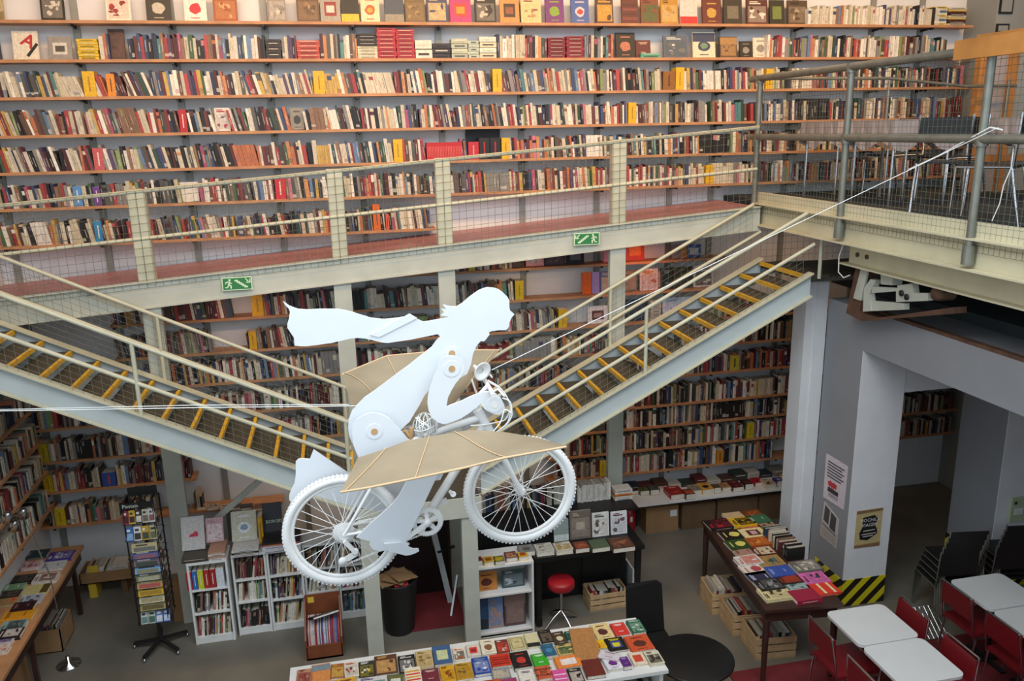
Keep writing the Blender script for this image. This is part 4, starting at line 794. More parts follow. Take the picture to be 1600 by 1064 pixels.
# ================= furniture and things on the floor ===============================
def bookcase(x0,x1,yf,dp,z1,shelves,label,name='low_bookcase',m=M_whitefurn,group=None,fillw=None,seed=0):
    t=thing(name,label,'bookcase',((x0+x1)/2,yf+dp/2,0),group)
    for x in (x0,x1-.02): MB().box(x,yf,0,x+.02,yf+dp,z1-.025).build('side_panel',m,t)
    MB().box(x0+.02,yf+dp-.015,.05,x1-.02,yf+dp,z1-.025).build('back_panel',m,t)
    MB().box(x0,yf-.005,z1-.025,x1,yf+dp,z1).build('top',m,t)
    MB().box(x0+.02,yf+.01,0,x1-.02,yf+.03,.05).build('plinth',m,t)
    for z in shelves: MB().box(x0+.02,yf+.01,z-.018,x1-.02,yf+dp-.016,z).build('shelf',m,t)
    if fillw:
        for i,z in enumerate(shelves):
          if fillw[i%len(fillw)]: fill((x0+.025,yf+.03,z),(1,0,0),(0,-1,0),x1-x0-.05,seed+i,hr=(.17,.215),w=fillw[i%len(fillw)],dr=(.14,.16),tr=(.01,.03),lean=.05)
    return t
gW='row of low white bookcases'
WH=[8,8,8,22]+[1]*24
bookcase(-1.69,-1.31,7.72,.3,.905,[.6,.34,.07],'low white bookcase with red, blue and yellow spines on its top shelf',group=gW,fillw=[None,PW,COOL],seed=500)
bookcase(-1.28,-.95,7.78,.3,.905,[.62,.37,.07],'low white bookcase with black spines on its bottom shelf',group=gW,fillw=[PW,WH,[1,1,1,3,20,20]+[1]*22],seed=510)
bookcase(-.945,-.6,7.78,.3,.905,[.62,.35,.07],'low white bookcase full of white magazines, left of a bicycle wheel',group=gW,fillw=[WH,PW,WH],seed=520)
bookcase(-.595,-.26,7.82,.3,.905,[.62,.35,.07],'low white bookcase behind the bicycle rear wheel',group=gW,fillw=[PW,WH,COOL],seed=530)
bookcase(-.255,.03,7.82,.26,.905,[.62,.35,.07],'low white bookcase next to the cream landing column',group=gW,fillw=[PW,PW,[1,1,1,1,1,1,0,0,0,0,0,0,0,0,9,5,9]+[1]*11],seed=540)
bookcase(1.06,1.66,7.13,.34,.80,[.47,.03],'white display bookcase with face-out covers beside the black cabinet','display_bookcase')
# front table: a wide white bookcase whose top carries the books
t=thing('front_table','wide white book table with open shelves, covered in paperbacks','table',(.83,5.5,0))
MB().box(-.62,5.17,.82,2.27,5.90,.85).build('table_top',M_whitefurn,t)
for x in (-.58,.35,1.28,2.21): MB().box(x,5.2,0,x+.03,5.88,.82).build('side_panel',M_whitefurn,t)
MB().box(-.58,5.6,.0,2.24,5.62,.82).build('back_panel',M_whitefurn,t)
for z in (.42,.06): MB().box(-.55,5.22,z-.02,2.21,5.6,z).build('shelf',M_whitefurn,t)
for i in range(3): fill((-.53+.93*i,5.26,.06),(1,0,0),(0,-1,0),.86,560+i,hr=(.22,.28),w=COOL); fill((-.53+.93*i,5.26,.42),(1,0,0),(0,-1,0),.86,570+i,hr=(.2,.26),w=COOL)
# dark wooden table on the right
Mt=TR(3.9,6.66,0,-.11)
t=thing('wooden_table','dark brown wooden table carrying rows of flat books by the pillar','table',M=Mt)
MB().box(-.35,-.88,.75,.38,.86,.78).build('table_top',M_dwood,t,local=True)
MB().box(-.32,-.84,.64,-.30,.82,.75).box(.32,-.84,.64,.34,.82,.75).box(-.34,-.84,.64,.34,-.82,.75).box(-.34,.80,.64,.34,.82,.75).build('apron',M_dwood,t,local=True)
for x in (-.31,.33):
    for y in (-.83,.81): MB().tube([(x,y,0),(x,y,.3),(x,y,.66)],[.022,.028,.034],8).build('leg',M_dwood,t,local=True)
def crate(M,w,d,h,label,group,m=M_crate,n=3,seed=0,books=True):
    t=thing('wooden_crate',label,'crate',group=group,M=M)
    MB().box(-w/2,-d/2,0,w/2,d/2,.012).build('bottom',m,t,local=True)
    g=h/n
    for k in range(n):
        z0,z1=k*g+.006,(k+1)*g-.012
        for y in (-d/2,d/2-.012): MB().box(-w/2,y,z0,w/2,y+.012,z1).build('slat',m,t,local=True)
        for x in (-w/2,w/2-.012): MB().box(x,-d/2+.0121,z0,x+.012,d/2-.0121,z1).build('slat',m,t,local=True)
    for x in (-w/2+.013,w/2-.038):
        for y in (-d/2+.013,d/2-.038): MB().box(x,y,.012,x+.025,y+.025,h).build('corner_post',m,t,local=True)
    if books:
        u=(M.to_3x3()@V((1,0,0))); nn=(M.to_3x3()@V((0,-1,0))); fill(M@V((-w/2+.042,-d/2+.05,.014)),u,nn,w-.085,seed,hr=(h*.8,h*1.05),dr=(d-.12,d-.1))
    return t
gC='crates under the dark wooden table'
crate(TR(3.81,6.34,0,-.09),.4,.37,.24,'pine crate with upright books under the near end of the dark table',gC,seed=600)
crate(TR(3.775,6.74,0,-.09),.4,.37,.24,'pine crate with a green book under the middle of the dark table',gC,seed=601)
crate(TR(3.74,7.14,0,-.09),.4,.37,.24,'pine crate with flat books under the far end of the dark table',gC,seed=602)
crate(TR(2.52,7.46,0,.02),.42,.26,.2,'small pine crate of old books beside the red stool',None,seed=603)
t=thing('book_bin','reddish wooden bin packed with record-thin books beside the white bookcases','bin',(-.41,7.3,0))
MB().box(-.59,7.19,0,-.25,7.21,.15).build('front_panel',M_redwood,t); MB().box(-.59,7.5,0,-.25,7.52,.52).build('back_panel',M_redwood,t); MB().box(-.59,7.19,0,-.25,7.52,.02).build('bottom',M_redwood,t)
for x in (-.6,-.26): MB().prism([(x,7.19,0),(x,7.52,0),(x,7.52,.5),(x,7.19,.22)],(.018,0,0)).build('side_panel',M_redwood,t)
rnd=random.Random(9)
for k in range(30): stuff.color(rnd.choice(['#c8ccd8','#b02a30','#d8d4d0','#7a8ab0','#c86a60','#d8c8b8','#5a6a9a','#a83a50'])); x=-.575+k*.0103; stuff.hexa([(x,7.22,.02),(x+.0085,7.22,.02),(x+.0085,7.44,.02),(x,7.44,.02),(x,7.24,.29),(x+.0085,7.24,.29),(x+.0085,7.46,.33),(x,7.46,.33)]); COUNT[0]+=1

tag(MB().box(-.56,7.496,.44,-.50,7.5,.50).build('price_card',mat('yellow_card','#dcb83a',.6,0,0)),'small yellow price card on the reddish wooden bin','card')
book(TR(-.42,7.36,.36,.35)@Matrix.Rotation(-.5,4,'X')@Matrix.Translation(V((-.12,-.1,0))),.26,.2,.02,'#1e1b1e','s','#d8d4cc','#1e1b1e',lab='black book with white stripes resting on the reddish wooden bin',group='loose books')
# dark bin by the landing column
t=thing('waste_bin','dark wire bin stuffed with torn cardboard beside the landing column','bin',(.33,7.5,0))
MB().lathe([(.15,0),(.2,.56),(.205,.58),(.19,.58),(.145,.02),(0,.02)],(.33,7.52,0),14).build('basket',M_dark,t)
for k,(a,l) in enumerate(((.2,.3),(1.1,.26),(2.0,.3))):
    MB().obox(TR(.33+.04*k-.04,7.5,.60+.012*k,a,.12,.1*(k-1)),l,.22,.008).build('cardboard_sheet',M_card,t)
MB().obox(TR(.36,7.42,.575,.1,.2),.14,.1,.006).build('red_sheet',mat('red_sheet','#b8323a',.6,0,0),t)
t=thing('folding_easel','grey metal folding easel standing on the red doorway carpet','easel',(.85,7.9,0))
MB().bar((.74,7.95,.95),(.9,7.85,.01),.06,.012,up=(0,1,0)).build('front_leg',M_string,t); MB().bar((.98,7.8,.36),(.87,7.6,.0),.02,.02).build('prop_leg',M_chrome,t); MB().bar((.74,7.97,.9),(.80,8.4,.01),.03,.012,up=(1,0,0)).build('rear_leg',M_carddark,t); MB().bar((.79,7.9,.6),(.98,7.95,.62),.03,.02).build('clamp',M_dark,t)
# black cabinet, ledge and stool
t=thing('black_cabinet','black lacquered upright cabinet with a ledge of art books','cabinet',(2.24,7.7,0))
MB().box(1.7,7.66,.02,2.82,8.1,.96).build('body',M_black,t); MB().box(1.14,7.64,.955,2.95,8.12,.98).build('top',M_black,t); MB().box(1.14,7.66,0,1.7,8.1,.955).build('side_cupboard',M_black,t)
MB().box(1.68,7.16,.755,2.84,7.66,.80).build('ledge',M_black,t)
for x in (1.7,2.76):
    MB().tube([(x+.03,7.22,0),(x+.03,7.22,.755)],[.028,.038],10).build('leg',M_black,t); MB().box(x,7.2,.0,x+.06,7.66,.09).build('foot',M_black,t)
MB().box(1.84,7.65,.1,2.26,7.66,.7).box(2.32,7.65,.1,2.74,7.66,.7).build('front_panel',M_dark,t)
t=thing('round_stool','round stool with red padded seat and chrome stem','stool',(1.96,7.2,0))
MB().lathe([(0,.42),(.125,.42),(.138,.44),(.138,.49),(.125,.51),(0,.515)],(1.96,7.2,0),22).build('seat',M_redv,t); MB().tube([(1.96,7.2,.12),(1.96,7.2,.42)],.016,10).build('stem',M_chrome,t)
for k in range(4):
    a=k*PI/2-1.2; MB().tube([(1.96,7.2,.16),(1.96+.1*math.cos(a),7.2+.1*math.sin(a),.1),(1.96+.2*math.cos(a),7.2+.2*math.sin(a),.012)],.012,8).build('leg',M_chrome,t)
tag(MB().prism([(2.86,7.55,0),(2.99,7.55,0),(2.88,7.55,.3),(2.86,7.55,.3)],(0,.4,0)).build('leaning_panel',M_whitefurn),'white wedge-shaped panel leaning against the black cabinet','panel')
# fire extinguisher, cardboard boxes and display board
t=thing('fire_extinguisher','red fire extinguisher standing beside the cardboard boxes','extinguisher',(3.3,8.86,0))
MB().lathe([(0,0),(.07,0),(.075,.02),(.075,.29),(.06,.33),(.025,.36),(.025,.385),(0,.385)],(3.3,8.86,0),18).build('cylinder',M_redv,t); MB().box(3.27,8.8,.385,3.33,8.9,.425).build('valve',M_dark,t); MB().tube([(3.33,8.83,.41),(3.4,8.83,.38),(3.41,8.83,.25),(3.385,8.82,.12)],.012,8).build('hose',M_dark,t)
MB().box(3.285,8.783,.2,3.315,8.785,.27).build('paper_label',M_whitefurn,t)
def carton(x0,x1,y0,y1,h,label,m=M_card,tape=True,group='cardboard boxes under the right stair'):
    t=thing('cardboard_box',label,'box',((x0+x1)/2,(y0+y1)/2,0),group)
    MB().box(x0,y0,0,x1,y1,h).build('carton',m,t); MB().box(x0,y0,h,(x0+x1)/2-.003,y1,h+.006).box((x0+x1)/2+.003,y0,h,x1,y1,h+.006).build('flaps',m,t)
    if tape: MB().box(x1-.11,y0-.002,h*.6,x1-.02,y0,h*.85).build('paper_label',M_whitefurn,t)
carton(3.5,3.93,8.8,9.2,.34,'light cardboard box with white label next to the fire extinguisher')
carton(3.97,4.42,8.78,9.2,.34,'brown cardboard box under the display board, second from the extinguisher',M_carddark,False)
carton(4.45,5.0,8.78,9.2,.34,'brown cardboard box under the middle of the display board',M_carddark,False); carton(5.03,5.6,8.78,9.2,.34,'brown cardboard box nearest the white pilaster',M_carddark,False)
t=thing('display_board','low white display board of flat books under the right stair','shelf',(4.4,9,.36))
MB().box(3.25,8.66,.45,5.68,9.24,.47).build('board',M_whitefurn,t)
for x in (3.3,4.44,5.62): MB().box(x-.015,9.0,0,x+.015,9.22,.45).build('leg',M_upr,t)
rnd=random.Random(5); x=3.32
while x<5.5:
    w=rnd.uniform(.14,.2); hstack(x,x+w,.471,.471+rnd.uniform(.04,.1),9.02,[rnd.choice(['#5a3a2a','#3a4038','#8a8478','#6a2a2a','#c8c0b0','#2f3440'])],rnd.randint(2,4),.18); x+=w+.01
carton(-1.98,-1.72,8.2,8.5,.37,'cardboard box on the floor behind the postcard rack',group=None)
# cardboard tray on a yellow block by the left corner
t=thing('cardboard_tray','shallow cardboard tray of pamphlets raised on a yellow block','tray',(-2.8,9.0,0))
MB().box(-3.06,8.9,.18,-2.52,9.2,.19).box(-3.06,8.9,.18,-2.52,8.91,.31).box(-3.06,9.19,.18,-2.52,9.2,.31).box(-3.06,8.9,.18,-3.05,9.2,.31).box(-2.53,8.9,.18,-2.52,9.2,.31).build('tray',M_card,t); MB().box(-2.99,8.92,0,-2.91,9.1,.18).build('block',mat('yellow_card'
,'#dcb83a'),t); MB().box(-2.66,8.95,0,-2.6,9.1,.18).build('support',M_carddark,t)
fill((-3.04,8.93,.19),(1,0,0),(0,-1,0),.3,620,hr=(.15,.18),dr=(.2,.22),lean=.2,tr=(.006,.012),w=WH); hstack(-2.76,-2.56,.19,.36,8.93,['#d8d4cc','#c8c0b4'],8,.2)

tag(MB().box(-2.97,8.915,.31,-2.86,8.92,.39).build('yellow_notice',MAT['yellow_card']),'yellow price notice standing in the cardboard tray','notice')
# left side table, boxes, lamp
t=thing('side_table','long side table of flat books against the left wall','table',(-3.12,7.6,0))
MB().box(-3.39,5.9,.72,-2.9,8.72,.75).build('table_top',M_wood,t); MB().box(-2.95,5.95,.6,-2.93,8.68,.72).build('apron',M_dwood,t)
for y in (6.0,7.3,8.6): MB().box(-3.02,y-.02,0,-2.98,y+.02,.72).build('leg',M_dwood,t)
MB().box(-3.3,8.0,.0,-3.28,8.66,.72).build('backing_cloth',mat('beige_cloth','#b0a68a',.9),t)
t=thing('open_box','open cardboard box of records under the left side table','box',(-3.05,8.1,0))
MB().box(-3.26,7.93,0,-2.98,8.3,.01).box(-3.26,7.93,0,-2.98,7.94,.25).box(-3.26,8.29,0,-2.98,8.3,.25).box(-3.26,7.93,0,-3.25,8.3,.25).box(-2.99,7.93,0,-2.98,8.3,.25).build('carton',M_card,t)
fill((-3.235,7.96,.012),(1,0,0),(0,-1,0),.24,630,hr=(.24,.28),dr=(.28,.3),tr=(.006,.012),w=COOL)
carton(-3.38,-3.14,7.0,7.5,.42,'patterned carton on the floor below the near end of the side table',group=None)
t=thing('floor_lamp','slim chrome floor lamp on a round base beside the side table','lamp',(-3.0,7.68,0))
MB().lathe([(0,0),(.11,0),(.11,.012),(.02,.03),(.02,.1),(0,.1)],(-2.86,7.68,0),20).build('base',M_chrome,t); MB().tube([(-2.86,7.68,.08),(-2.88,7.66,1.0),(-2.98,7.6,1.6)],.006,8).build('pole',M_chrome,t)
for x,y,z in ((-3.0,7.3,1.75),(-3.0,7.62,1.63),(-3.0,7.4,1.62)):
    s=MB().lathe([(.015,.09),(.03,.08),(.055,0),(.05,0),(.02,.07)],(x,y,z),14,(.3,-.3,.8)).build('lamp_shade',M_chrome,t); MB().tube([(-2.98,7.6,1.6),(x,y,z+.08)],.005,6).build('arm',M_chrome,s)
# postcard rack
RX,RYY=-2.03,7.78
t=thing('postcard_rack','black revolving postcard rack on a castor base','rack',(RX,RYY,0))
MB().tube([(RX,RYY,.06),(RX,RYY,1.68)],.018,8).build('pole',M_dark,t)
for k in range(5):
    a=2*PI*k/5+.5; e=V((RX+.26*math.cos(a),RYY+.26*math.sin(a),.055)); l=MB().bar((RX,RYY,.09),e,.035,.025).build('foot',M_dark,t); MB().lathe([(0,-.012),(.022,-.012),(.022,.012),(0,.012)],e+V((0,0,-.032)),12,(1,0,0)).build('castor',M_chrome,l)
for side in range(4):
    ax=[(0,-1),(1,0),(0,1),(-1,0)][side]; n_=V((ax[0],ax[1],0)); u=V((-ax[1],ax[0],0)); c=V((RX,RYY,0))+n_*.13
    b=MB()
    for s in (-.14,.14): b.tube([c+u*s+V((0,0,.34)),c+u*s+V((0,0,1.6))],.004,5)
    for z in [.36,.5,.58,.66,.74,.82,.90,.98,1.06,1.25,1.42]: b.tube([c+u*-.14+n_*.02+V((0,0,z)),c+u*.14+n_*.02+V((0,0,z))],.0035,5)
    b.build('wire_pocket_panel',M_dark,t)
MB().box(RX-.15,RYY-.15,1.58,RX+.13,RYY-.14,1.64).build('header_card',M_black,t); text('header_lettering','Postais',.05,Matrix.Translation(V((RX-.06,RYY-.152,1.61)))@Matrix(((1,0,0,0),(0,0,-1,0),(0,1,0,0),(0,0,0,1))),M_whitefurn,t); MB().box(RX-.1,RYY-.02,1.66,RX+.16,RYY-.01,1.74).build('header_card',M_black,t)
def card(P,u,n_,w,h,tilt,base,c2,label,g='postcards in the rack'):
    P=V(P); U=(V((0,0,1))*math.cos(tilt)-V(n_)*math.sin(tilt)); r=random.Random(int(P.x*999+P.z*777)); u=V(u); n3=u.cross(U).normalized()
    if n3.dot(V(n_))<0: n3=-n3
    b=MB().color(base); q=[P,P+u*w,P+u*w+U*h,P+U*h]; b.prism(q,n3*-.0015)
    def R_(x0,y0,x1,y1,c): b.face([P+u*w*a+U*h*d+n3*.0006 for a,d in ((x0,y0),(x1,y0),(x1,y1),(x0,y1))],col=lin(c))
    R_(.08,.1,.92,.55,c2); R_(.15,.68,.15+r.uniform(.3,.7),.84,'#e8e4d8' if sum(lin(base))<1 else '#3a3434')
    tag(b.build('postcard',M_print),label,'postcard',g)
U1,N1=(1,0,0),(0,-1,0); yy=RYY-.15
for i,(bs,c2) in enumerate([('#8a2030','#4a1a20'),('#d8a82a','#3a2a20'),('#2a2624','#d8d0c4'),('#c8c4b0','#7a6a5a'),('#d8d4d0','#8a5a5a')]): card((RX-.145+i*.058,yy,1.43),U1,N1,.054,.13,.18,bs,c2,'upright %s postcard in the top pocket row of the rack'%cname(bs))
for i,(bs,c2) in enumerate([('#3a6ab0','#8ab0d0'),('#dcdcd8','#3a3836'),('#c8a030','#4a4a3a'),('#b8b48a','#6a6a4a')]): card((RX-.135+i*.07,yy,1.25),U1,N1,.065,.14,.18,bs,c2,'upright %s postcard in the second pocket row of the rack'%cname(bs))
for i,(bs,c2) in enumerate([('#b8a878','#6a6a64'),('#4a5a9a','#8a5a6a'),('#7a6470','#3a4438'),('#7ab0dc','#8a8468'),('#6a6a50','#a8a488'),('#b89a5a','#b0524a'),('#d8b01e','#a8801e'),('#cfc8a4','#a89a74'),('#a89a5a','#6a5a30')]): card((RX-.105,yy,1.13-i*.078),U1,N1,.23,.085,.35,bs,c2,'landscape %s postcard in the single column of the rack'%cname(bs))
for i,(bs,c2) in enumerate([('#c8ccc0','#6a8a8a'),('#b8c4b4','#4a6a5a'),('#5a7ab8','#d8dce0'),('#3f62ac','#c8d4e8')]): card((RX-.115+i*.068,yy,.36),U1,N1,.063,.13,.3,bs,c2,'upright %s postcard in the bottom pocket row of the rack'%cname(bs))
for i in range(6): bs=random.choice(['#7a4a34','#b8b0a4','#5a3434','#8a8a86','#a85a34']); card((RX+.155,RYY-.11,.42+i*.19),(0,1,0),(1,0,0),.1,.12,.25,bs,'#4a3a34','%s postcard on the side of the rack facing the bookcases'%cname(bs))
# round black table and chair
t=thing('round_table','round black cafe table at the end of the white book table','table',(2.62,5.47,0))
MB().lathe([(0,.67),(.31,.67),(.33,.68),(.33,.695),(.32,.70),(0,.70)],(2.62,5.47,0),36).build('table_top',M_black,t); MB().tube([(2.62,5.47,.03),(2.62,5.47,.67)],.03,10).build('pedestal',M_dark,t); MB().lathe([(0,0),(.22,0),(.22,.015),(.04,.04),(0,.04)],(2.62,5.47,0),20).build('base',M_dark,t)
t=thing('black_chair','black moulded chair pushed behind the round black table','chair',(2.48,6.1,0))
MB().box(2.3,5.84,.43,2.68,6.24,.46).build('seat',M_black,t); MB().prism([(2.31,6.2,.47),(2.67,6.2,.47),(2.66,6.27,.9),(2.62,6.28,.93),(2.36,6.28,.93),(2.32,6.27,.9)],(0,.025,0)).build('backrest',M_black,t)
for x in (2.32,2.65):
    for y in (5.87,6.21): MB().tube([(x,y,0),(x,y,.43)],.011,8).build('leg',M_chrome,t)
# cafe tables and red chairs
def cafe_table():
    t=thing('cafe_table','','table',group='square white cafe tables'); w=.287;r=.06; pts=[]
    for cx,cy,a0 in ((w-r,w-r-.03,0),(-w+r,w-r-.03,PI/2),(-w+r,-w+r+.03,PI),(w-r,-w+r+.03,1.5*PI)): pts+=[(cx+r*math.cos(a0+k*PI/10),cy+r*math.sin(a0+k*PI/10),.715) for k in range(6)]
    MB().prism(pts,(0,0,.025)).build('table_top',M_cafe,t,local=True); MB().tube([(0,0,.03),(0,0,.71)],.028,10).build('pedestal',M_dark,t,local=True)
    b=MB().bar((-.22,0,.02),(.22,0,.02),.05,.03).bar((0,-.22,.02),(0,.22,.02),.05,.03); b.build('base',M_dark,t,local=True); return t
ct=cafe_table(); ct.matrix_world=TR(4.275,5.48,0); ct['label']='white square cafe table next to the hazard-striped pillar and book table'
dup(ct,TR(4.275,4.955,0),'white square cafe table pushed against the one by the near pillar')
dup(ct,TR(5.69,5.67,0),'cream-lit square cafe table by the pillar with the light switch'); dup(ct,TR(5.69,5.14,0),'cream-lit square cafe table pushed against the one by the switch pillar')
def red_chair():
    t=thing('red_chair','','chair',group='red vinyl cafe chairs') # faces +x
    MB().prism([(-.19,-.19,.43),(.2,-.19,.45),(.2,.19,.45),(-.19,.19,.43)],(0,0,.035)).build('seat',M_redchair,t,local=True)
    MB().prism([(-.24,-.185,.60),(-.26,-.185,.80),(-.235,-.185,.82),(-.215,-.185,.60)],(0,.37,0)).build('backrest',M_redchair,t,local=True)
    for y in (-.195,.195):
        MB().tube([(.19,y,0),(.18,y,.43),(-.2,y,.42),(-.23,y,.62),(-.262,y*.9,.83)],.010,7).build('side_frame',M_chrome,t,local=True); MB().tube([(-.22,y,0),(-.17,y,.42)],.010,7).build('rear_leg',M_chrome,t,local=True)
    MB().tube([(-.262,-.175,.83),(-.262,.175,.83)],.010,7).build('top_rail',M_chrome,t,local=True); return t
rc_=red_chair(); rc_.matrix_world=TR(4.0,5.42,0); rc_['label']='red vinyl chair with empty seat on the book-table side of the cafe table'
dup(rc_,TR(4.0,4.86,0),'red vinyl chair tucked under the nearer white cafe table'); dup(rc_,TR(4.45,5.5,0,PI),'red vinyl chair backed towards the stacked dark chairs'); dup(rc_,TR(4.45,4.93,0,PI),'red vinyl chair on the aisle side of the nearer white cafe table')
dup(rc_,TR(5.52,5.12,0),'red vinyl chair in front of the cream-lit cafe tables'); dup(rc_,TR(5.52,5.66,0),'red vinyl chair nearest the switch pillar tables')
# stacked dark chairs
def dark_chair():
    t=thing('stacking_chair','','chair',group='stacked dark metal chairs')
    MB().box(-.19,-.19,.44,.19,.19,.455).build('seat',M_dark,t,local=True); MB().box(-.215,-.19,.58,-.2,.19,.82).build('backrest',M_dark,t,local=True)
    for y in (-.2,.2): MB().tube([(.2,y,.0),(.19,y,.44),(-.19,y,.44),(-.215,y,.84)],.009,6).build('side_frame',M_pipe,t,local=True); MB().tube([(-.25,y,0),(-.18,y,.44)],.009,6).build('rear_leg',M_pipe,t,local=True)
    return t
dc=dark_chair(); first=True
for i,(x,y,n_,w) in enumerate(((5.8,6.42,5,'beside the hazard-striped pillar'),(6.42,6.4,5,'in front of the switch pillar'))):
    for k in range(n_):
        M=TR(x+.02*k,y,.055*k,PI/2*.9); lab='dark metal chair in the stack '+w
        if first: dc.matrix_world=M; dc['label']=lab; first=False
        else: dup(dc,M,lab)
t=thing('wire_rack','low chrome wire rack standing among the stacked chairs','rack',(5.3,6.1,0))
for k in range(7): MB().tube([(5.15+.05*k,5.95,.1),(5.15+.05*k,6.2,.3)],.005,6).build('rod',M_chrome,t)
MB().tube([(5.12,5.95,.1),(5.5,5.95,.1),(5.5,6.2,.3),(5.12,6.2,.3)],.007,6,True).tube([(5.15,6.2,0),(5.15,6.2,.3)],.007,6).tube([(5.48,6.2,0),(5.48,6.2,.3)],.007,6).tube([(5.15,5.95,0),(5.15,5.95,.1)],.007,6).tube([(5.48,5.95,0),(5.48,5.95,.1)],.007,6).build('frame',M_chrome,t)
# posters and switch on the pillars
def sheet(X,q,base,name,label,cat): # on the pillar's left face (X const)
    p=[atX(x,y,X-.004) for x,y in q]; t=thing(name,label,cat,p[2]); MB().color(base).prism(p,(.003,0,0)).build('paper',M_print,t); return t,p
t,p=sheet(4.9,[(1291,708),(1325,729),(1318,797),(1286,776)],'#d8ccd0','notice','pinkish paper notice with red logo on the pillar side','notice')
def onX(p,u,v): return p[0].lerp(p[1],u).lerp(p[3].lerp(p[2],u),v)+V((-.002,0,0))
def ink(t,p,quads,name='print'):
    b=MB()
    for u0,v0,u1,v1,c in quads: b.color(c).face([onX(p,u0,v0),onX(p,u1,v0),onX(p,u1,v1),onX(p,u0,v1)])
    b.build(name,M_print,t)
ink(t,p,[(.12,.12+.065*k,.88-.1*(k%2),.15+.065*k,'#4a4a50') for k in range(6)]+[(.2,.56,.6,.66,'#c83a44'),(.2,.7,.7,.8,'#3a3038'),(.25,.82,.7,.9,'#a89aa4')])
My=Matrix(((0,0,-1,0),(-1,0,0,0),(0,1,0,0),(0,0,0,1)))
c=onX(p,.42,.63); text('logo_lettering','RP',.11,Matrix.Translation(c+V((-.002,0,0)))@My,mat('logo_red','#c8323c',.6,0,0),t,bold=.002)
t,p=sheet(4.9,[(1288,783),(1311,812),(1306,857),(1281,835)],'#c8c0b8','photo_poster','grey photograph of an arched window on the pillar side','poster')
ink(t,p,[(.1,.05,.42,.5,'#4a4644'),(.5,.05,.85,.55,'#4a4644'),(.05,.58,.95,.66,'#8a8480'),(.05,.7,.95,.95,'#b0a49a')])
pts=[atY(x,y,6.786) for x,y in [(1339,799),(1380,793),(1374,852),(1334,857)]]; t=thing('event_poster','cream event poster with black torn-paper title on the pillar front','poster',pts[3])
MB().color('#c4b07c').prism(pts,(0,.003,0)).build('paper',M_print,t)
onY=lambda u,v: pts[0].lerp(pts[1],u).lerp(pts[3].lerp(pts[2],u),v)+V((0,-.0015,0))
b=MB().color('#1d1c1c').face([onY(*q) for q in ((.25,.2),(.7,.16),(.86,.28),(.74,.42),(.84,.55),(.86,.66),(.5,.82),(.2,.78),(.16,.6),(.26,.45))]); b.color('#8a6a4a').face([onY(0,0),onY(1,0),onY(1,.07),onY(0,.09)]).face([onY(0,.93),onY(1,.9),onY(1,1),onY(0,1)]); b.color('#c8c4b8')
for v_,u0,u1 in ((.55,.3,.75),(.64,.25,.8),(.7,.3,.7)): b.face([onY(u0,v_)+V((0,-.001,0)),onY(u1,v_-.015)+V((0,-.001,0)),onY(u1,v_+.01)+V((0,-.001,0)),onY(u0,v_+.025)+V((0,-.001,0))])
b.build('print',M_print,t)
Mz=Matrix(((1,0,0,0),(0,0,-1,0),(0,1,0,0),(0,0,0,1)))
for i,(s,z) in enumerate((('MOCHILA',.052),('VIAGEM',.052))): text('title_lettering',s,z,Matrix.Translation(onY(.53,.28+.13*i)+V((0,-.002,0)))@Mz,M_whitefurn,t)
t=thing('wall_switch','pale green electrical switch box on the far pillar','switch',(6.85,6.7,.8)); MB().box(6.76,6.68,.8,6.97,6.709,1.07).build('box',mat('switch_green','#b0bd9a',.5,0,.05),t); MB().box(6.80,6.67,.88,6.9,6.68,.95).build('rocker',M_whitefurn,t); MB().box(6.79,6.674,1.0,6.82,6.68,1.03).build('lamp',M_dark,t)
# platform furniture
def clothed(x0,x1,y0,y1,label):
    t=thing('cloth_table',label,'table',((x0+x1)/2,(y0+y1)/2,4.14),'tables with grey cloths on the platform')
    MB().box(x0,y0,4.93,x1,y1,4.96).build('table_top',M_dwood,t)
    n=48; per=[]
    for k in range(n):
        s=k/n*4; i=int(s); f=s-i; c=[(x0,y0),(x1,y0),(x1,y1),(x0,y1)]; a,b_=c[i],c[(i+1)%4]; per.append((a[0]+(b_[0]-a[0])*f,a[1]+(b_[1]-a[1])*f))
    cx,cy=(x0+x1)/2,(y0+y1)/2; o=.02
    vs=[(x+(x-cx)*.02,y+(y-cy)*.02,4.968) for x,y in per]+[(x+(x-cx)*(.06+.05*math.sin(k*2.1)),y+(y-cy)*(.04+.03*math.sin(k*2.1)),4.72-.05*math.sin(k*.8)) for k,(x,y) in enumerate(per)]
    MB().raw(vs,[tuple(range(n))]+[(k,k+n,(k+1)%n+n,(k+1)%n) for k in range(n)]).build('cloth',M_cloth,t)
    for x in (x0+.05,x1-.05):
        for y in (y0+.05,y1-.05): MB().tube([(x,y,4.14),(x,y,4.93)],.013,8).build('leg',M_chrome,t)
clothed(5.2,5.9,7.05,7.75,'table under a grey cloth on the platform, next to the railing clamp'); clothed(5.2,5.9,7.95,8.65,'table under a grey cloth on the platform, nearest the bookshelves'); clothed(6.4,7.1,6.9,7.6,'table under a grey cloth on the platform, beside the wooden frame')
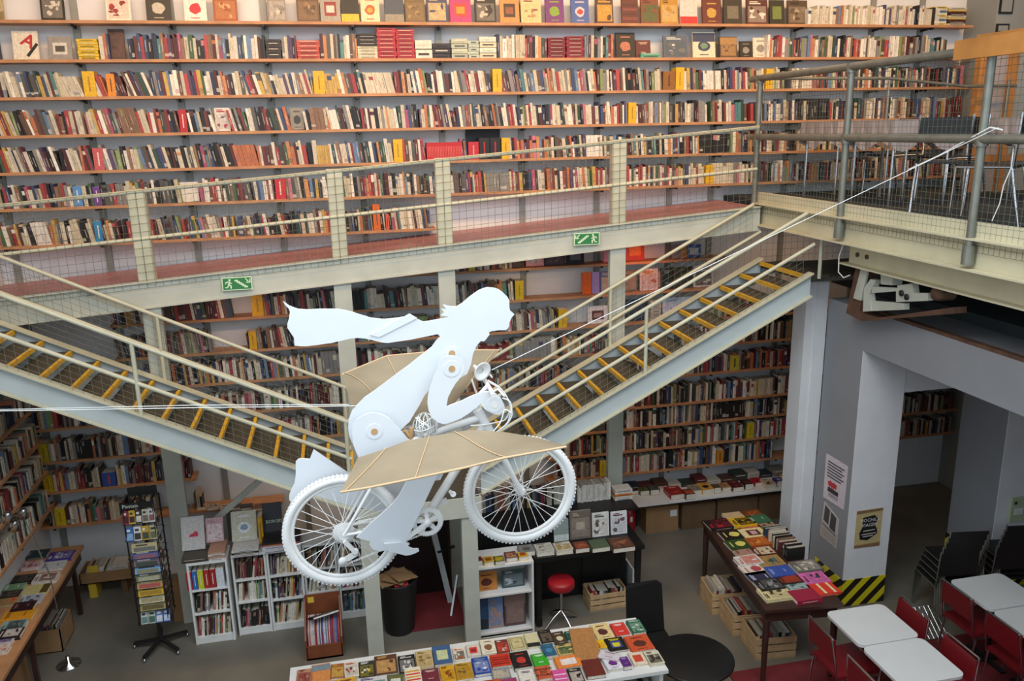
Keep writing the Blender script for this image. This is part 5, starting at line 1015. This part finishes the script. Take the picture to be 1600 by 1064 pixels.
def tube_chair():
    t=thing('tube_chair','','chair',group='chrome tube chairs on the platform')
    MB().box(-.2,-.2,.44,.2,.2,.46).build('seat',M_black,t,local=True); MB().box(-.22,-.2,.64,-.205,.2,.84).build('backrest',M_black,t,local=True)
    for y in (-.21,.21): MB().tube([(.21,y,0),(.2,y,.45),(-.2,y,.45),(-.215,y,.86)],.012,8).build('side_frame',M_chrome,t,local=True); MB().tube([(-.28,y,0),(-.19,y,.45)],.012,8).build('rear_leg',M_chrome,t,local=True)
    return t
tc_=tube_chair(); tc_.matrix_world=TR(6.1,7.35,4.14,PI); tc_['label']='chrome tube chair with its back to the middle grey table'
dup(tc_,TR(6.15,8.3,4.14,PI*1.03),'chrome tube chair at the grey table nearest the bookshelves'); dup(tc_,TR(5.4,6.55,4.14,.7),'chrome tube chair standing askew before the middle grey table'); dup(tc_,TR(6.75,6.6,4.14,PI/2*1.1),'chrome tube chair with black back beside the orange wooden frame'); dup(tc_,TR(5.15,5.75,4.14,2.2),'chrome tube chair nearest the wooden cap board')
t=thing('curtain_screen','orange wooden frame with grey curtain at the end of the platform','screen',(7.35,8.3,4.14))
MB().box(7.12,8.28,4.14,7.27,8.36,5.75).build('post',M_orange,t); MB().box(7.5,8.28,4.14,7.62,8.36,5.75).build('post',M_orange,t); MB().box(6.95,8.26,4.48,8.1,8.28,4.56).build('rail',M_orange,t); MB().box(7.27,8.31,4.14,7.5,8.33,5.7).build('curtain',M_cloth,t); MB().box(7.62,8.3,4.14,9.6,8.34,5.9).build('panel',M_greyw,t)
for i,(x0,x1,z0,z1) in enumerate(((7.68,7.86,6.14,6.35),(7.67,7.84,5.93,6.03))):
    t=thing('small_picture','small dark framed picture on the grey pier, '+('upper','lower')[i],'picture',(x0,8.74,z0),'pictures on the grey pier'); MB().box(x0,8.73,z0,x1,8.749,z1).build('frame',M_dark,t); MB().box(x0+.02,8.726,z0+.02,x1-.02,8.73,z1-.02).build('print',M_greyw,t)
# remaining books that are too many to lift out one by one
o=stuff.build('shelved_books',M_print,kind='stuff'); o['label']='thousands of book spines filling the wall shelves, crates and bookcases'; o['category']='books'
